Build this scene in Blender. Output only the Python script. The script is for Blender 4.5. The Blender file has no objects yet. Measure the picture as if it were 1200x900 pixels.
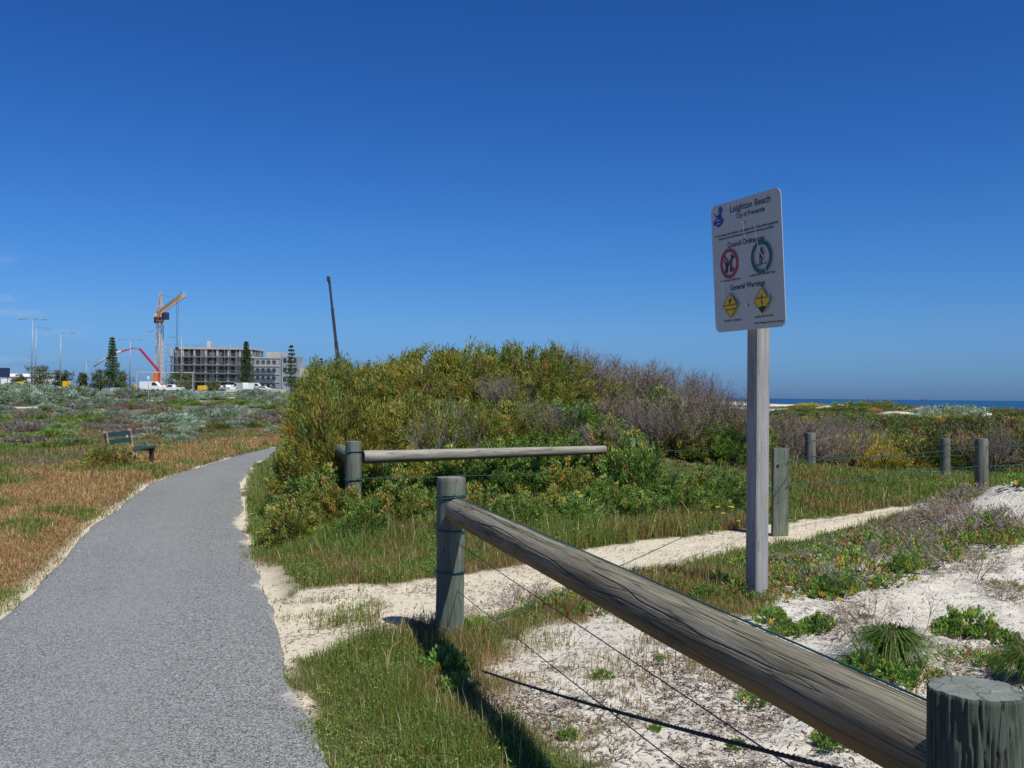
import bpy, math, random
import numpy as np
from mathutils import Matrix, Vector

# ------------------------------------------------------------------ camera, world, sun, exposure
C = bpy.context.scene.collection
scene = bpy.context.scene
F = 1150.0                      # focal length in pixels of the 1200 px wide photograph
CAMH = 1.6
cam_d = bpy.data.cameras.new("camera")
cam = bpy.data.objects.new("camera", cam_d)
C.objects.link(cam)
cam_d.sensor_width = 36.0
cam_d.lens = 36.0 * F / 1200.0
cam_d.clip_start = 0.05
cam_d.clip_end = 20000
CM = Matrix.Translation((0, 0, CAMH)) @ Matrix.Rotation(math.radians(90.673), 4, 'X') @ Matrix.Rotation(0.0097, 4, 'Z')
cam.matrix_world = CM
scene.camera = cam

SUN_AZ = math.radians(38)       # to the right of straight behind the camera
SUN_EL = math.radians(57)
sun_dir = Vector((math.sin(SUN_AZ) * math.cos(SUN_EL), -math.cos(SUN_AZ) * math.cos(SUN_EL), math.sin(SUN_EL)))
world = bpy.data.worlds.new("World")
scene.world = world
world.use_nodes = True
wn, wl = world.node_tree.nodes, world.node_tree.links
for n in list(wn): wn.remove(n)
w_out = wn.new('ShaderNodeOutputWorld')
w_bg = wn.new('ShaderNodeBackground'); w_bg.inputs['Strength'].default_value = 0.083
w_sky = wn.new('ShaderNodeTexSky'); w_sky.sky_type = 'NISHITA'; w_sky.sun_disc = False
w_sky.sun_elevation = SUN_EL
w_sky.sun_rotation = math.atan2(sun_dir.x, sun_dir.y)
w_sky.altitude = 0; w_sky.air_density = 1.0; w_sky.dust_density = 0.4; w_sky.ozone_density = 3.0
w_hs = wn.new('ShaderNodeHueSaturation'); w_hs.inputs['Saturation'].default_value = 1.18; w_hs.inputs['Value'].default_value = 0.9
w_gm = wn.new('ShaderNodeGamma'); w_gm.inputs['Gamma'].default_value = 1.25
# a few thin clouds low over the land on the left
w_tc = wn.new('ShaderNodeTexCoord')
w_map = wn.new('ShaderNodeMapping'); w_map.inputs['Scale'].default_value = (14, 14, 60)
w_no = wn.new('ShaderNodeTexNoise'); w_no.inputs['Scale'].default_value = 1.3; w_no.inputs['Detail'].default_value = 4
w_cr = wn.new('ShaderNodeMapRange'); w_cr.inputs[1].default_value = 0.50; w_cr.inputs[2].default_value = 0.72
w_mx = wn.new('ShaderNodeMapRange'); w_mx.inputs[1].default_value = -0.39; w_mx.inputs[2].default_value = -0.47
w_mz = wn.new('ShaderNodeMapRange'); w_mz.inputs[1].default_value = 0.14; w_mz.inputs[2].default_value = 0.06
w_m1 = wn.new('ShaderNodeMath'); w_m1.operation = 'MULTIPLY'
w_m2 = wn.new('ShaderNodeMath'); w_m2.operation = 'MULTIPLY'
w_m3 = wn.new('ShaderNodeMath'); w_m3.operation = 'MULTIPLY'; w_m3.inputs[1].default_value = 0.38
w_mix = wn.new('ShaderNodeMixRGB'); w_mix.inputs['Color2'].default_value = (6.6, 7.2, 8.0, 1)
w_sep = wn.new('ShaderNodeSeparateXYZ')
w_tint = wn.new('ShaderNodeMixRGB'); w_tint.blend_type = 'MULTIPLY'; w_tint.inputs['Fac'].default_value = 1.0; 
w_tr = wn.new('ShaderNodeValToRGB'); w_tr.color_ramp.elements[0].position = 0.0; w_tr.color_ramp.elements[0].color = (0.185, 0.36, 1.0, 1)
w_tr.color_ramp.elements[1].position = 0.16; w_tr.color_ramp.elements[1].color = (0.295, 0.545, 0.86, 1)
e_ = w_tr.color_ramp.elements.new(0.07); e_.color = (0.29, 0.485, 0.86, 1)
e_ = w_tr.color_ramp.elements.new(0.025); e_.color = (0.22, 0.415, 0.95, 1)
wl.new(w_sky.outputs[0], w_hs.inputs['Color']); wl.new(w_hs.outputs[0], w_gm.inputs['Color']); wl.new(w_gm.outputs[0], w_tint.inputs['Color1']); wl.new(w_tr.outputs[0], w_tint.inputs['Color2']); wl.new(w_sep.outputs['Z'], w_tr.inputs[0])
wl.new(w_tc.outputs['Generated'], w_map.inputs['Vector']); wl.new(w_map.outputs[0], w_no.inputs['Vector'])
wl.new(w_no.outputs[0], w_cr.inputs[0]); wl.new(w_tc.outputs['Generated'], w_sep.inputs[0])
wl.new(w_sep.outputs['X'], w_mx.inputs[0]); wl.new(w_sep.outputs['Z'], w_mz.inputs[0])
wl.new(w_mx.outputs[0], w_m1.inputs[0]); wl.new(w_mz.outputs[0], w_m1.inputs[1])
wl.new(w_m1.outputs[0], w_m2.inputs[0]); wl.new(w_cr.outputs[0], w_m2.inputs[1]); wl.new(w_m2.outputs[0], w_m3.inputs[0])
wl.new(w_m3.outputs[0], w_mix.inputs['Fac']); wl.new(w_tint.outputs[0], w_mix.inputs['Color1'])
wl.new(w_mix.outputs[0], w_bg.inputs['Color']); wl.new(w_bg.outputs[0], w_out.inputs['Surface'])

sl = bpy.data.lights.new("sun", 'SUN')
sl.energy = 4.9; sl.angle = math.radians(0.5); sl.color = (1.0, 0.975, 0.87)
so = bpy.data.objects.new("sun", sl); C.objects.link(so)
so.rotation_euler = sun_dir.to_track_quat('Z', 'Y').to_euler()
so.location = (0, 0, 60)
scene.view_settings.view_transform = 'Standard'
scene.view_settings.look = 'None'
scene.view_settings.exposure = 0.05
scene.view_settings.gamma = 1.0
scene.view_settings.use_curve_mapping = False
scene.render.engine = 'CYCLES'
scene.cycles.max_bounces = 6
scene.cycles.transparent_max_bounces = 8

# ------------------------------------------------------------------ helpers
def ray(px, py):
    v = Vector(((px - 600) / F, -(py - 450) / F, -1.0))
    return CM.to_3x3() @ v
def at(px, py, z=0.0):
    d = ray(px, py); t = (z - CAMH) / d.z
    return Vector((d.x * t, d.y * t, z))
def atd(px, py, d):
    r = ray(px, py); t = d / r.y
    return Vector((r.x * t, d, CAMH + r.z * t))
def sm(x, a=0.0, b=1.0):
    t = np.clip((np.asarray(x, float) - a) / (b - a), 0, 1)
    return t * t * (3 - 2 * t)
def hsh(i, j, k):
    v = np.sin(i * 127.1 + j * 311.7 + k * 74.7) * 43758.5453
    return v - np.floor(v)
def vn(x, y, s=0.0):
    x = np.asarray(x, float); y = np.asarray(y, float)
    i = np.floor(x); j = np.floor(y); u = x - i; v = y - j
    u = u * u * (3 - 2 * u); v = v * v * (3 - 2 * v)
    return (hsh(i, j, s) * (1 - u) + hsh(i + 1, j, s) * u) * (1 - v) + (hsh(i, j + 1, s) * (1 - u) + hsh(i + 1, j + 1, s) * u) * v
def fbm(x, y, s=0.0, o=4):
    t = 0; a = 0.5; n = 0
    for k in range(o):
        t = t + a * vn(x * 2 ** k, y * 2 ** k, s + k * 3.3); n += a; a *= 0.5
    return t / n

def tag(o, label=None, cat=None, group=None, kind=None):
    if label: o['label'] = label
    if cat: o['category'] = cat
    if group: o['group'] = group
    if kind: o['kind'] = kind
    return o
def empty(name, loc, rz=0.0):
    o = bpy.data.objects.new(name, None); C.objects.link(o)
    o.location = loc; o.rotation_euler = (0, 0, rz); o.empty_display_size = 0.1
    return o
def copy_tree(o, parent=None):
    c = o.copy(); C.objects.link(c)
    if parent is not None: c.parent = parent
    for ch in list(o.children): copy_tree(ch, c)
    return c

class MB:
    def __init__(s): s.v = []; s.f = []; s.sm = []
    def add(s, vs, fs, smooth=False):
        b = len(s.v); s.v += [tuple(v) for v in vs]
        for f in fs: s.f.append(tuple(i + b for i in f)); s.sm.append(smooth)
        return s
    def box(s, c, d, M=None, bev=0.0):
        x, y, z = d[0] / 2, d[1] / 2, d[2] / 2
        if bev <= 0:
            vs = [Vector((a * x, b * y, e * z)) for a in (-1, 1) for b in (-1, 1) for e in (-1, 1)]
            fs = [(0, 1, 3, 2), (4, 6, 7, 5), (0, 4, 5, 1), (2, 3, 7, 6), (0, 2, 6, 4), (1, 5, 7, 3)]
        else:
            pts = [(-x + bev, -y), (x - bev, -y), (x, -y + bev), (x, y - bev), (x - bev, y), (-x + bev, y), (-x, y - bev), (-x, -y + bev)]
            k = 1 - bev / max(x, y)
            ring = []
            for zz, sc in ((-z, 1), (z - bev, 1), (z, 0)):
                for (a, b) in pts:
                    if sc: ring.append(Vector((a, b, zz)))
                    else: ring.append(Vector((a - math.copysign(min(bev, abs(a)) * .6, a), b - math.copysign(min(bev, abs(b)) * .6, b), zz)))
            vs = ring
            fs = [tuple(range(7, -1, -1)), tuple(range(16, 24))]
            for r in range(2):
                for i in range(8):
                    fs.append((r * 8 + i, r * 8 + (i + 1) % 8, (r + 1) * 8 + (i + 1) % 8, (r + 1) * 8 + i))
        c = Vector(c)
        vs = [(M @ v if M else v) + c for v in vs]
        return s.add(vs, fs)
    def beam(s, a, b, w, h=None, up=(0, 0, 1)):
        a = Vector(a); b = Vector(b); h = h or w
        d = (b - a); L = d.length; d.normalize()
        u = Vector(up)
        if abs(d.dot(u)) > 0.98: u = Vector((0, 1, 0))
        r = d.cross(u).normalized(); t = r.cross(d)
        vs = []
        for p in (a, b):
            for (i, j) in ((-1, -1), (1, -1), (1, 1), (-1, 1)): vs.append(p + r * (i * w / 2) + t * (j * h / 2))
        return s.add(vs, [(3, 2, 1, 0), (4, 5, 6, 7), (0, 1, 5, 4), (1, 2, 6, 5), (2, 3, 7, 6), (3, 0, 4, 7)])
    def tube(s, pts, rad, n=8, cap=True, smooth=True):
        pts = [Vector(p) for p in pts]
        m = len(pts); rr = rad if hasattr(rad, '__len__') else [rad] * m
        vs = []; prev = None
        for i, p in enumerate(pts):
            d = (pts[min(i + 1, m - 1)] - pts[max(i - 1, 0)]).normalized()
            if prev is None:
                u = Vector((0, 0, 1)) if abs(d.z) < 0.9 else Vector((1, 0, 0))
                u = (u - d * u.dot(d)).normalized()
            else:
                u = prev - d * prev.dot(d)
                u.normalize()
            prev = u; w = d.cross(u)
            for k in range(n):
                a = 2 * math.pi * k / n
                vs.append(p + (u * math.cos(a) + w * math.sin(a)) * rr[i])
        fs = []
        for i in range(m - 1):
            for k in range(n):
                fs.append((i * n + k, i * n + (k + 1) % n, (i + 1) * n + (k + 1) % n, (i + 1) * n + k))
        if cap: fs.append(tuple(range(n - 1, -1, -1))); fs.append(tuple((m - 1) * n + k for k in range(n)))
        return s.add(vs, fs, smooth)
    def prism(s, poly, z0, z1, M=None):
        n = len(poly)
        vs = [Vector((p[0], p[1], z0)) for p in poly] + [Vector((p[0], p[1], z1)) for p in poly]
        if M: vs = [M @ v for v in vs]
        fs = [tuple(range(n - 1, -1, -1)), tuple(range(n, 2 * n))] + [(i, (i + 1) % n, n + (i + 1) % n, n + i) for i in range(n)]
        return s.add(vs, fs)
    def flat(s, poly, z=0.0):
        return s.add([(p[0], p[1], z) for p in poly], [tuple(range(len(poly)))])
    def build(s, name, mat, parent=None, loc=None, M=None):
        me = bpy.data.meshes.new(name); me.from_pydata(s.v, [], s.f)
        me.polygons.foreach_set('use_smooth', s.sm); me.update()
        o = bpy.data.objects.new(name, me); C.objects.link(o)
        if mat: me.materials.append(mat)
        if parent is not None: o.parent = parent
        if M is not None: o.matrix_local = M
        if loc is not None: o.location = loc
        return o

def npmesh(name, V, faces_list, mat, parent=None, smooth=False, attrs=None):
    """V (n,3); faces_list: list of int arrays (m,k); attrs: {name:(n,) or (n,3)}"""
    me = bpy.data.meshes.new(name)
    V = np.asarray(V, dtype=np.float32)
    me.vertices.add(len(V)); me.vertices.foreach_set('co', V.ravel())
    loops = np.concatenate([f.ravel() for f in faces_list]).astype(np.int32)
    tot = np.concatenate([np.full(len(f), f.shape[1]) for f in faces_list]).astype(np.int32)
    start = np.concatenate([[0], np.cumsum(tot)[:-1]]).astype(np.int32)
    me.loops.add(len(loops)); me.loops.foreach_set('vertex_index', loops)
    me.polygons.add(len(tot)); me.polygons.foreach_set('loop_start', start)
    try: me.polygons.foreach_set('loop_total', tot)
    except Exception: pass
    me.polygons.foreach_set('use_smooth', np.full(len(tot), smooth))
    me.update(calc_edges=True); me.validate()
    for k, a in (attrs or {}).items():
        a = np.asarray(a, dtype=np.float32)
        if a.ndim == 1:
            at_ = me.attributes.new(k, 'FLOAT', 'POINT'); at_.data.foreach_set('value', a)
        else:
            ca = me.color_attributes.new(k, 'FLOAT_COLOR', 'POINT')
            ca.data.foreach_set('color', np.concatenate([a, np.ones((len(a), 1), np.float32)], 1).ravel())
    o = bpy.data.objects.new(name, me); C.objects.link(o)
    me.materials.append(mat)
    if parent is not None: o.parent = parent
    return o

# ------------------------------------------------------------------ materials
class NT:
    def __init__(s, name):
        s.m = bpy.data.materials.new(name); s.m.use_nodes = True
        s.t = s.m.node_tree; s.n = s.t.nodes; s.l = s.t.links
        s.b = s.n['Principled BSDF']; s.out = s.n['Material Output']
    def N(s, t, **k):
        n = s.n.new('ShaderNode' + t)
        for a, b in k.items():
            if a in n.inputs.keys(): n.inputs[a].default_value = b
            else: setattr(n, a, b)
        return n
    def L(s, a, b): s.l.new(a, b)
    def noise(s, scale, detail=4, rough=0.5, vec=None, dist=0.0):
        n = s.N('TexNoise'); n.inputs['Scale'].default_value = scale; n.inputs['Detail'].default_value = detail
        n.inputs['Roughness'].default_value = rough; n.inputs['Distortion'].default_value = dist
        if vec: s.L(vec, n.inputs['Vector'])
        return n.outputs['Fac']
    def rng(s, x, a, b, c=0.0, d=1.0):
        n = s.N('MapRange'); s.L(x, n.inputs[0])
        for i, v in enumerate((a, b, c, d)): n.inputs[i + 1].default_value = v
        return n.outputs[0]
    def math(s, op, a, b=None):
        n = s.N('Math'); n.operation = op
        for i, v in enumerate((a, b)):
            if v is None: continue
            if isinstance(v, (int, float)): n.inputs[i].default_value = v
            else: s.L(v, n.inputs[i])
        return n.outputs[0]
    def mix(s, f, a, b, mode='MIX'):
        n = s.N('MixRGB'); n.blend_type = mode
        for i, v in zip(('Fac', 'Color1', 'Color2'), (f, a, b)):
            if isinstance(v, (int, float)): n.inputs[i].default_value = v
            elif isinstance(v, (tuple, list)): n.inputs[i].default_value = (*v[:3], 1)
            else: s.L(v, n.inputs[i])
        return n.outputs[0]
    def bump(s, h, strength=0.3, dist=0.01):
        n = s.N('Bump'); n.inputs['Strength'].default_value = strength; n.inputs['Distance'].default_value = dist
        s.L(h, n.inputs['Height']); s.L(n.outputs[0], s.b.inputs['Normal'])
    def obj(s): return s.N('TexCoord').outputs['Object']
    def geo(s): return s.N('NewGeometry').outputs['Position']
    def mapped(s, vec, scale):
        n = s.N('Mapping'); n.inputs['Scale'].default_value = scale; s.L(vec, n.inputs['Vector']); return n.outputs[0]
    def attr(s, name, out='Fac'):
        n = s.N('Attribute'); n.attribute_name = name; return n.outputs[out]

def plain(name, col, rough=0.7, metal=0.0, var=0.12, scale=6.0):
    t = NT(name); v = t.noise(scale, 3, vec=t.obj())
    f = t.rng(v, 0.3, 0.7, 1 - var, 1 + var)
    c = t.mix(1.0, col, f, 'MULTIPLY')
    t.L(c, t.b.inputs['Base Color']); t.b.inputs['Roughness'].default_value = rough; t.b.inputs['Metallic'].default_value = metal
    return t.m

def veg(name, rough=0.55, trans=0.3, var=0.18, bright=1.0):
    t = NT(name); c = t.attr('Col', 'Color')
    oi = t.N('ObjectInfo').outputs['Random']
    f = t.rng(oi, 0, 1, 1 - var, 1 + var)
    c = t.mix(1.0, c, f, 'MULTIPLY'); c = t.mix(1.0, c, (bright, bright, bright * .95), 'MULTIPLY')
    t.L(c, t.b.inputs['Base Color']); t.b.inputs['Roughness'].default_value = rough
    t.b.inputs['Specular IOR Level'].default_value = 0.25
    tr = t.N('BsdfTranslucent'); c2 = t.mix(1.0, c, (1.1, 1.15, 0.6), 'MULTIPLY'); t.L(c2, tr.inputs['Color'])
    ms = t.N('MixShader'); ms.inputs[0].default_value = trans
    t.L(t.b.outputs[0], ms.inputs[1]); t.L(tr.outputs[0], ms.inputs[2]); t.L(ms.outputs[0], t.out.inputs['Surface'])
    return t.m
M_VEG = veg('leaf_foliage', bright=2.15)
M_GRASS = veg('grass_blades', 0.6, 0.35, 0.0, 1.65)
M_TWIG = veg('dry_twigs', 0.85, 0.0, 0.15)

def wood(name, light, dark, low=None, crackiness=0.010, sc=1.0, green=0.0, bumpd=0.004):
    t = NT(name); o = t.obj()
    g1 = t.noise(1.0, 5, 0.6, t.mapped(o, (60 * sc, 60 * sc, 1.6 * sc)))
    g2 = t.noise(1.0, 3, 0.5, t.mapped(o, (14 * sc, 14 * sc, 2.5)))
    fine = t.noise(220, 2, 0.6, o)
    g3 = t.noise(1.0, 4, 0.7, t.mapped(o, (240 * sc, 240 * sc, 7 * sc)))
    f = t.rng(t.math('ADD', t.math('MULTIPLY', g1, 0.6), t.math('MULTIPLY', g2, 0.4)), 0.34, 0.66)
    c = t.mix(f, dark, light)
    c = t.mix(t.rng(g3, 0.52, 0.68, 0, 0.6), c, (dark[0] * .55, dark[1] * .55, dark[2] * .5))
    c = t.mix(t.rng(g3, 0.30, 0.42, 0.4, 0), c, (min(1, light[0] * 1.35), min(1, light[1] * 1.35), min(1, light[2] * 1.35)))
    if green > 0:
        gg = t.rng(t.noise(5, 4, 0.6, o), 0.42, 0.62, 0, green)
        c = t.mix(gg, c, (0.06, 0.095, 0.062))
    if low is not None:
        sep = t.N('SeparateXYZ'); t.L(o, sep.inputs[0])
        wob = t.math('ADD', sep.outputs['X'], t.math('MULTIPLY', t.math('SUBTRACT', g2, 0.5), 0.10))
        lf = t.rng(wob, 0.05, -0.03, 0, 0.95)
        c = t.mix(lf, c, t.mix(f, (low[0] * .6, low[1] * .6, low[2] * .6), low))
    cn = t.noise(1.0, 2.5, 0.5, t.mapped(o, (26 * sc, 26 * sc, 0.9)))
    cr = t.math('ABSOLUTE', t.math('SUBTRACT', cn, 0.5))
    crf = t.rng(cr, 0.0, crackiness, 1, 0)
    c = t.mix(t.math('MULTIPLY', crf, 0.8), c, (0.03, 0.028, 0.022))
    ck = t.attr('crack'); c = t.mix(t.math('MULTIPLY', ck, 0.85), c, (0.022, 0.02, 0.016))
    kn = t.N('TexVoronoi'); kn.inputs['Scale'].default_value = 1.0; t.L(t.mapped(o, (5, 5, 1.5)), kn.inputs['Vector'])
    kf = t.rng(kn.outputs['Distance'], 0.05, 0.13, 0.5, 0)
    c = t.mix(kf, c, (0.34, 0.27, 0.18))
    c = t.mix(t.rng(fine, 0.3, 0.7, 0.0, 0.35), c, (light[0] * .55, light[1] * .55, light[2] * .52))
    t.L(c, t.b.inputs['Base Color']); t.b.inputs['Roughness'].default_value = 0.82
    t.b.inputs['Specular IOR Level'].default_value = 0.3
    h = t.math('SUBTRACT', t.math('ADD', t.math('SUBTRACT', g1, t.math('MULTIPLY', g3, .8)), t.math('MULTIPLY', fine, 0.25)), t.math('MULTIPLY', crf, 1.4))
    t.bump(h, 0.7, bumpd)
    return t.m
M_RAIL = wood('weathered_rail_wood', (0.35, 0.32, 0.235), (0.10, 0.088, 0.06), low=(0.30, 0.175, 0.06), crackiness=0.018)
M_POST = wood('weathered_post_wood', (0.23, 0.25, 0.205), (0.075, 0.09, 0.07), green=0.5)
M_NEAR = wood('treated_post_wood', (0.13, 0.145, 0.115), (0.03, 0.04, 0.03), green=0.7, sc=0.8)
M_FARP = wood('grey_post_wood', (0.27, 0.265, 0.23), (0.11, 0.105, 0.09), green=0.3)
M_SIGNP = wood('square_post_wood', (0.39, 0.385, 0.37), (0.21, 0.205, 0.20), crackiness=0.004)
M_END = plain('sawn_post_top', (0.34, 0.35, 0.33), 0.9, var=0.35, scale=45)
M_WIRE = plain('green_coated_wire', (0.012, 0.075, 0.068), 0.45)
M_CABLE = plain('black_cable', (0.012, 0.013, 0.016), 0.6)
M_STEEL = plain('galvanised_steel', (0.35, 0.36, 0.37), 0.5, 0.6)

# ------------------------------------------------------------------ layout of the ground
def arr(pts): return np.array([[p.x, p.y] for p in pts])
# edges of the bitumen path, as x(y) tables
LE = arr([at(*p) for p in ((0, 716), (26, 700), (58, 668), (110, 613), (144, 590), (173, 567), (237, 547), (289, 532), (326, 524))])
RE = arr([at(*p) for p in ((404, 900), (333, 767), (320, 710), (304, 673), (289, 622), (286, 590), (286, 566), (297, 547), (318, 532))])
LY = np.concatenate([[-14, -4, 2.5], LE[:, 1], [34, 40, 48, 60]]); LX = np.concatenate([[0.6, -0.9, -2.35], LE[:, 0], [-6.0, -3.2, 2.0, 12.0]])
RY = np.concatenate([[-14, -4, 1.5], RE[:, 1], [33.5, 40, 48, 60]]); RX = np.concatenate([[2.6, 1.1, 0.05], RE[:, 0], [-4.7, -1.0, 4.5, 14.5]])
def smooth_tab(Y, X):
    yy = np.linspace(-14, 60, 600); xx = np.interp(yy, Y, X)
    k = np.ones(9) / 9
    xp = np.pad(xx, 4, mode='edge'); return yy, np.convolve(xp, k, 'valid')
LYs, LXs = smooth_tab(LY, LX); RYs, RXs = smooth_tab(RY, RX)
def pathL(y): return np.interp(y, LYs, LXs)
def pathR(y): return np.interp(y, RYs, RXs)

def sdist(poly, x, y):
    """signed distance to a polygon, positive inside"""
    x = np.asarray(x, float); y = np.asarray(y, float)
    d2 = np.full(x.shape, 1e18); ins = np.zeros(x.shape, bool)
    n = len(poly)
    for i in range(n):
        ax, ay = poly[i]; bx, by = poly[(i + 1) % n]
        ex, ey = bx - ax, by - ay; wx, wy = x - ax, y - ay
        t = np.clip((wx * ex + wy * ey) / (ex * ex + ey * ey + 1e-12), 0, 1)
        d2 = np.minimum(d2, (wx - ex * t) ** 2 + (wy - ey * t) ** 2)
        c = ((ay > y) != (by > y)) & (x < (bx - ax) * (y - ay) / (by - ay + 1e-12) + ax)
        ins ^= c
    d = np.sqrt(d2); return np.where(ins, d, -d)
TRACK = arr([at(*p) for p in ((318, 703), (345, 694), (450, 689), (515, 682), (600, 667), (670, 650), (750, 638), (870, 624), (1000, 605), (1085, 594),
             (1095, 608), (1000, 624), (920, 641), (860, 655), (780, 672), (720, 687), (650, 708), (570, 733), (515, 741), (450, 752), (400, 764), (340, 776), (325, 740))])
FORE = arr([at(*p) for p in ((572, 800), (600, 768), (640, 745), (700, 724), (780, 708), (850, 716), (900, 694), (960, 676), (1040, 655), (1085, 628), (1150, 606), (1240, 590), (1500, 590))]
           + [Vector((7.5, 1.0, 0)), Vector((1.1, 1.0, 0)), Vector((0.62, 2.6, 0)), at(655, 900), at(622, 862), at(590, 832)])

BLOW = [((px_ - 600) / F * d_, d_, w_, a_) for (px_, d_, w_, a_) in ((1052, 62, 1.9, .45), (985, 84, 2.0, .4), (1135, 68, 2.0, .45), (1080, 56, 1.0, .2), (1170, 60, 1.2, .3), (860, 88, 2.0, .3))]
def blow(x, y, k=1.0):
    t_ = 0
    for (bx_, by_, w_, a_) in BLOW: t_ = t_ + (a_ if k == 1.0 else 1) * np.exp(-(((x - bx_) / w_) ** 2 + ((y - by_) / (w_ * 1.4)) ** 2))
    return t_
def H(x, y):
    x = np.asarray(x, float); y = np.asarray(y, float)
    r = np.hypot(x, y)
    h = 0.05 * (fbm(x * 0.5, y * 0.5, 1.0, 3) - 0.5) * sm(r, 3, 9)
    h = h + 2.3 * sm(r, 70, 330) * sm(-x, -25, 25)                              # land rises slowly inland
    far_r = sm(r, 22, 45) * sm(x, -30, 10)
    h = h + far_r * (0.05 + 0.5 * (fbm(x * 0.045, y * 0.045, 5.0, 3) - 0.5))
    c = x - (33 + 0.12 * y)                                                       # coast on the right
    h = h + sm(r, 38, 62) * sm(c, -45, -14) * (1 - sm(c, -14, 8)) * (0.62 + 1.3 * (fbm(x * 0.05, y * 0.05, 9.0, 3) - 0.5))
    h = h + blow(x, y)
    h = h * (1 - sm(c, 0, 30)) - 9.0 * sm(c, -4, 60)
    pr = sm(x - pathR(y), 0.25, 2.2)
    g = np.exp(-0.5 * (((x - 0.3) / 2.9) ** 2 + ((y - 17.6) / 3.0) ** 2))         # dune under the thicket
    td = sm(sdist(TRACK, x, y), -1.6, -.2)
    h = h + 1.25 * g * pr * (1 - td) * sm(y, 10.8, 14.5)
    g2 = np.exp(-0.5 * (((x - 6.8) / 1.55) ** 2 + ((y - 10.2) / 2.3) ** 2))       # sand hummock on the right
    h = h + 0.88 * g2 * (1 - td)
    fs = sm(sdist(FORE, x, y), -0.2, 0.8)
    h = h + fs * (0.12 * (fbm(x * 1.7, y * 1.7, 12.0, 3) - 0.5) + 0.06 * (fbm(x * 5, y * 5, 15.0, 3) - 0.5))
    inp = np.minimum(x - pathL(y), pathR(y) - x)                                  # flat under the path
    h = h * (1 - sm(inp, -1.2, -0.1) * (y < 60) * (y > -14))
    h = h + 0.04 * sm(-inp, 0.0, 0.7) * (y < 60)
    return h
H0 = H
_fg = np.random.default_rng(77)
FOOT = []
for _i in range(90):
    if _i < 60:
        _px, _py = _fg.uniform(620, 1180), _fg.uniform(640, 900)
    else:
        _px, _py = _fg.uniform(350, 1000), 0; _py = np.interp(_px, [350, 600, 870, 1000], [725, 695, 645, 615]) + _fg.uniform(-14, 14)
    _p = at(_px, _py); FOOT.append((_p.x, _p.y, _fg.uniform(0, 3.14)))
def H(x, y):
    x = np.asarray(x, float); y = np.asarray(y, float); h = H0(x, y)
    near = (y > 1.5) & (y < 13) & (x > -3) & (x < 8)
    if near.any():
        xn, yn = x[near], y[near]; dh = np.zeros_like(xn)
        for (fx, fy, fa) in FOOT:
            u = (xn - fx) * math.cos(fa) + (yn - fy) * math.sin(fa); v = -(xn - fx) * math.sin(fa) + (yn - fy) * math.cos(fa)
            q = (u / .13) ** 2 + (v / .05) ** 2
            dh += np.where(q < 9, -.022 * np.exp(-q) + .009 * np.exp(-(np.sqrt(q) - 1.5) ** 2 * 5), 0)
        h = h.copy(); h[near] += dh * (sm(sdist(FORE, xn, yn), -.1, .1) + sm(sdist(TRACK, xn, yn), -.05, .05))
    return h
def Hs(x, y): return float(H(np.array([x]), np.array([y]))[0])
def G(x, y, dz=0.0): return Vector((x, y, Hs(x, y) + dz))

def masks(x, y):
    """sand weight, dry weight, grass density (0..1)"""
    n1 = fbm(x * 1.1, y * 1.1, 21.0, 4); n2 = fbm(x * 4.0, y * 4.0, 22.0, 3)
    tr = sdist(TRACK, x, y) + (n2 - 0.5) * 0.35 + (n1 - 0.5) * 0.25
    fo = sdist(FORE, x, y) + (n2 - 0.5) * 0.5 + (n1 - 0.5) * 0.9
    sand = np.maximum(sm(tr, -0.05, 0.07), sm(fo, -0.15, 0.25))
    mound = np.exp(-0.5 * (((x - 6.7) / 1.9) ** 2 + ((y - 10.2) / 2.4) ** 2))
    sand = np.maximum(sand, sm(mound + (n1 - 0.5) * 0.6, 0.36, 0.6))
    eR = x - pathR(y); eL = pathL(y) - x
    verge = (1 - sm(eR, 0.0, 0.07 + 0.30 * n2 * 2 * sm(y, 5.8, 7.0) * (1 - sm(y + n1 * 2, 9, 11)))) * (eR > -0.3) * np.maximum(sm(n1, .46, .56), sm(y, 5.8, 6.8) * (1 - sm(y + n1 * 2, 9, 11)))
    vergeL = (1 - sm(eL, 0.0, 0.16 + 0.6 * np.clip(n1 - 0.5, 0, 1))) * (eL > -0.3)
    sand = np.maximum(sand, np.maximum(verge, vergeL * 0.9) * (y < 40))
    coast = x - (33 + 0.12 * y)
    dn = fbm(x * 0.06, y * 0.06, 31.0, 3)
    sand = np.maximum(sand, sm(coast, -42, -25) * sm(dn, 0.52, 0.57))
    sand = np.maximum(sand, sm(blow(x, y, 2) + (n2 - .5) * 1.3, .50, .58))
    sand = np.maximum(sand, sm(coast, -8, 2))
    sp = (fbm(x * 0.09, y * 0.09, 33.0, 3) > 0.70) * (x < -7) * (y > 30)
    sand = np.maximum(sand, sp * 0.8)
    dry = sm(eL, 0, 0.4) * (1 - sm(eL + (n1 - 0.5) * 4, 1.8, 3.2)) * (y < 45)
    return sand, dry, n1, n2, eL, eR

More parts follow.
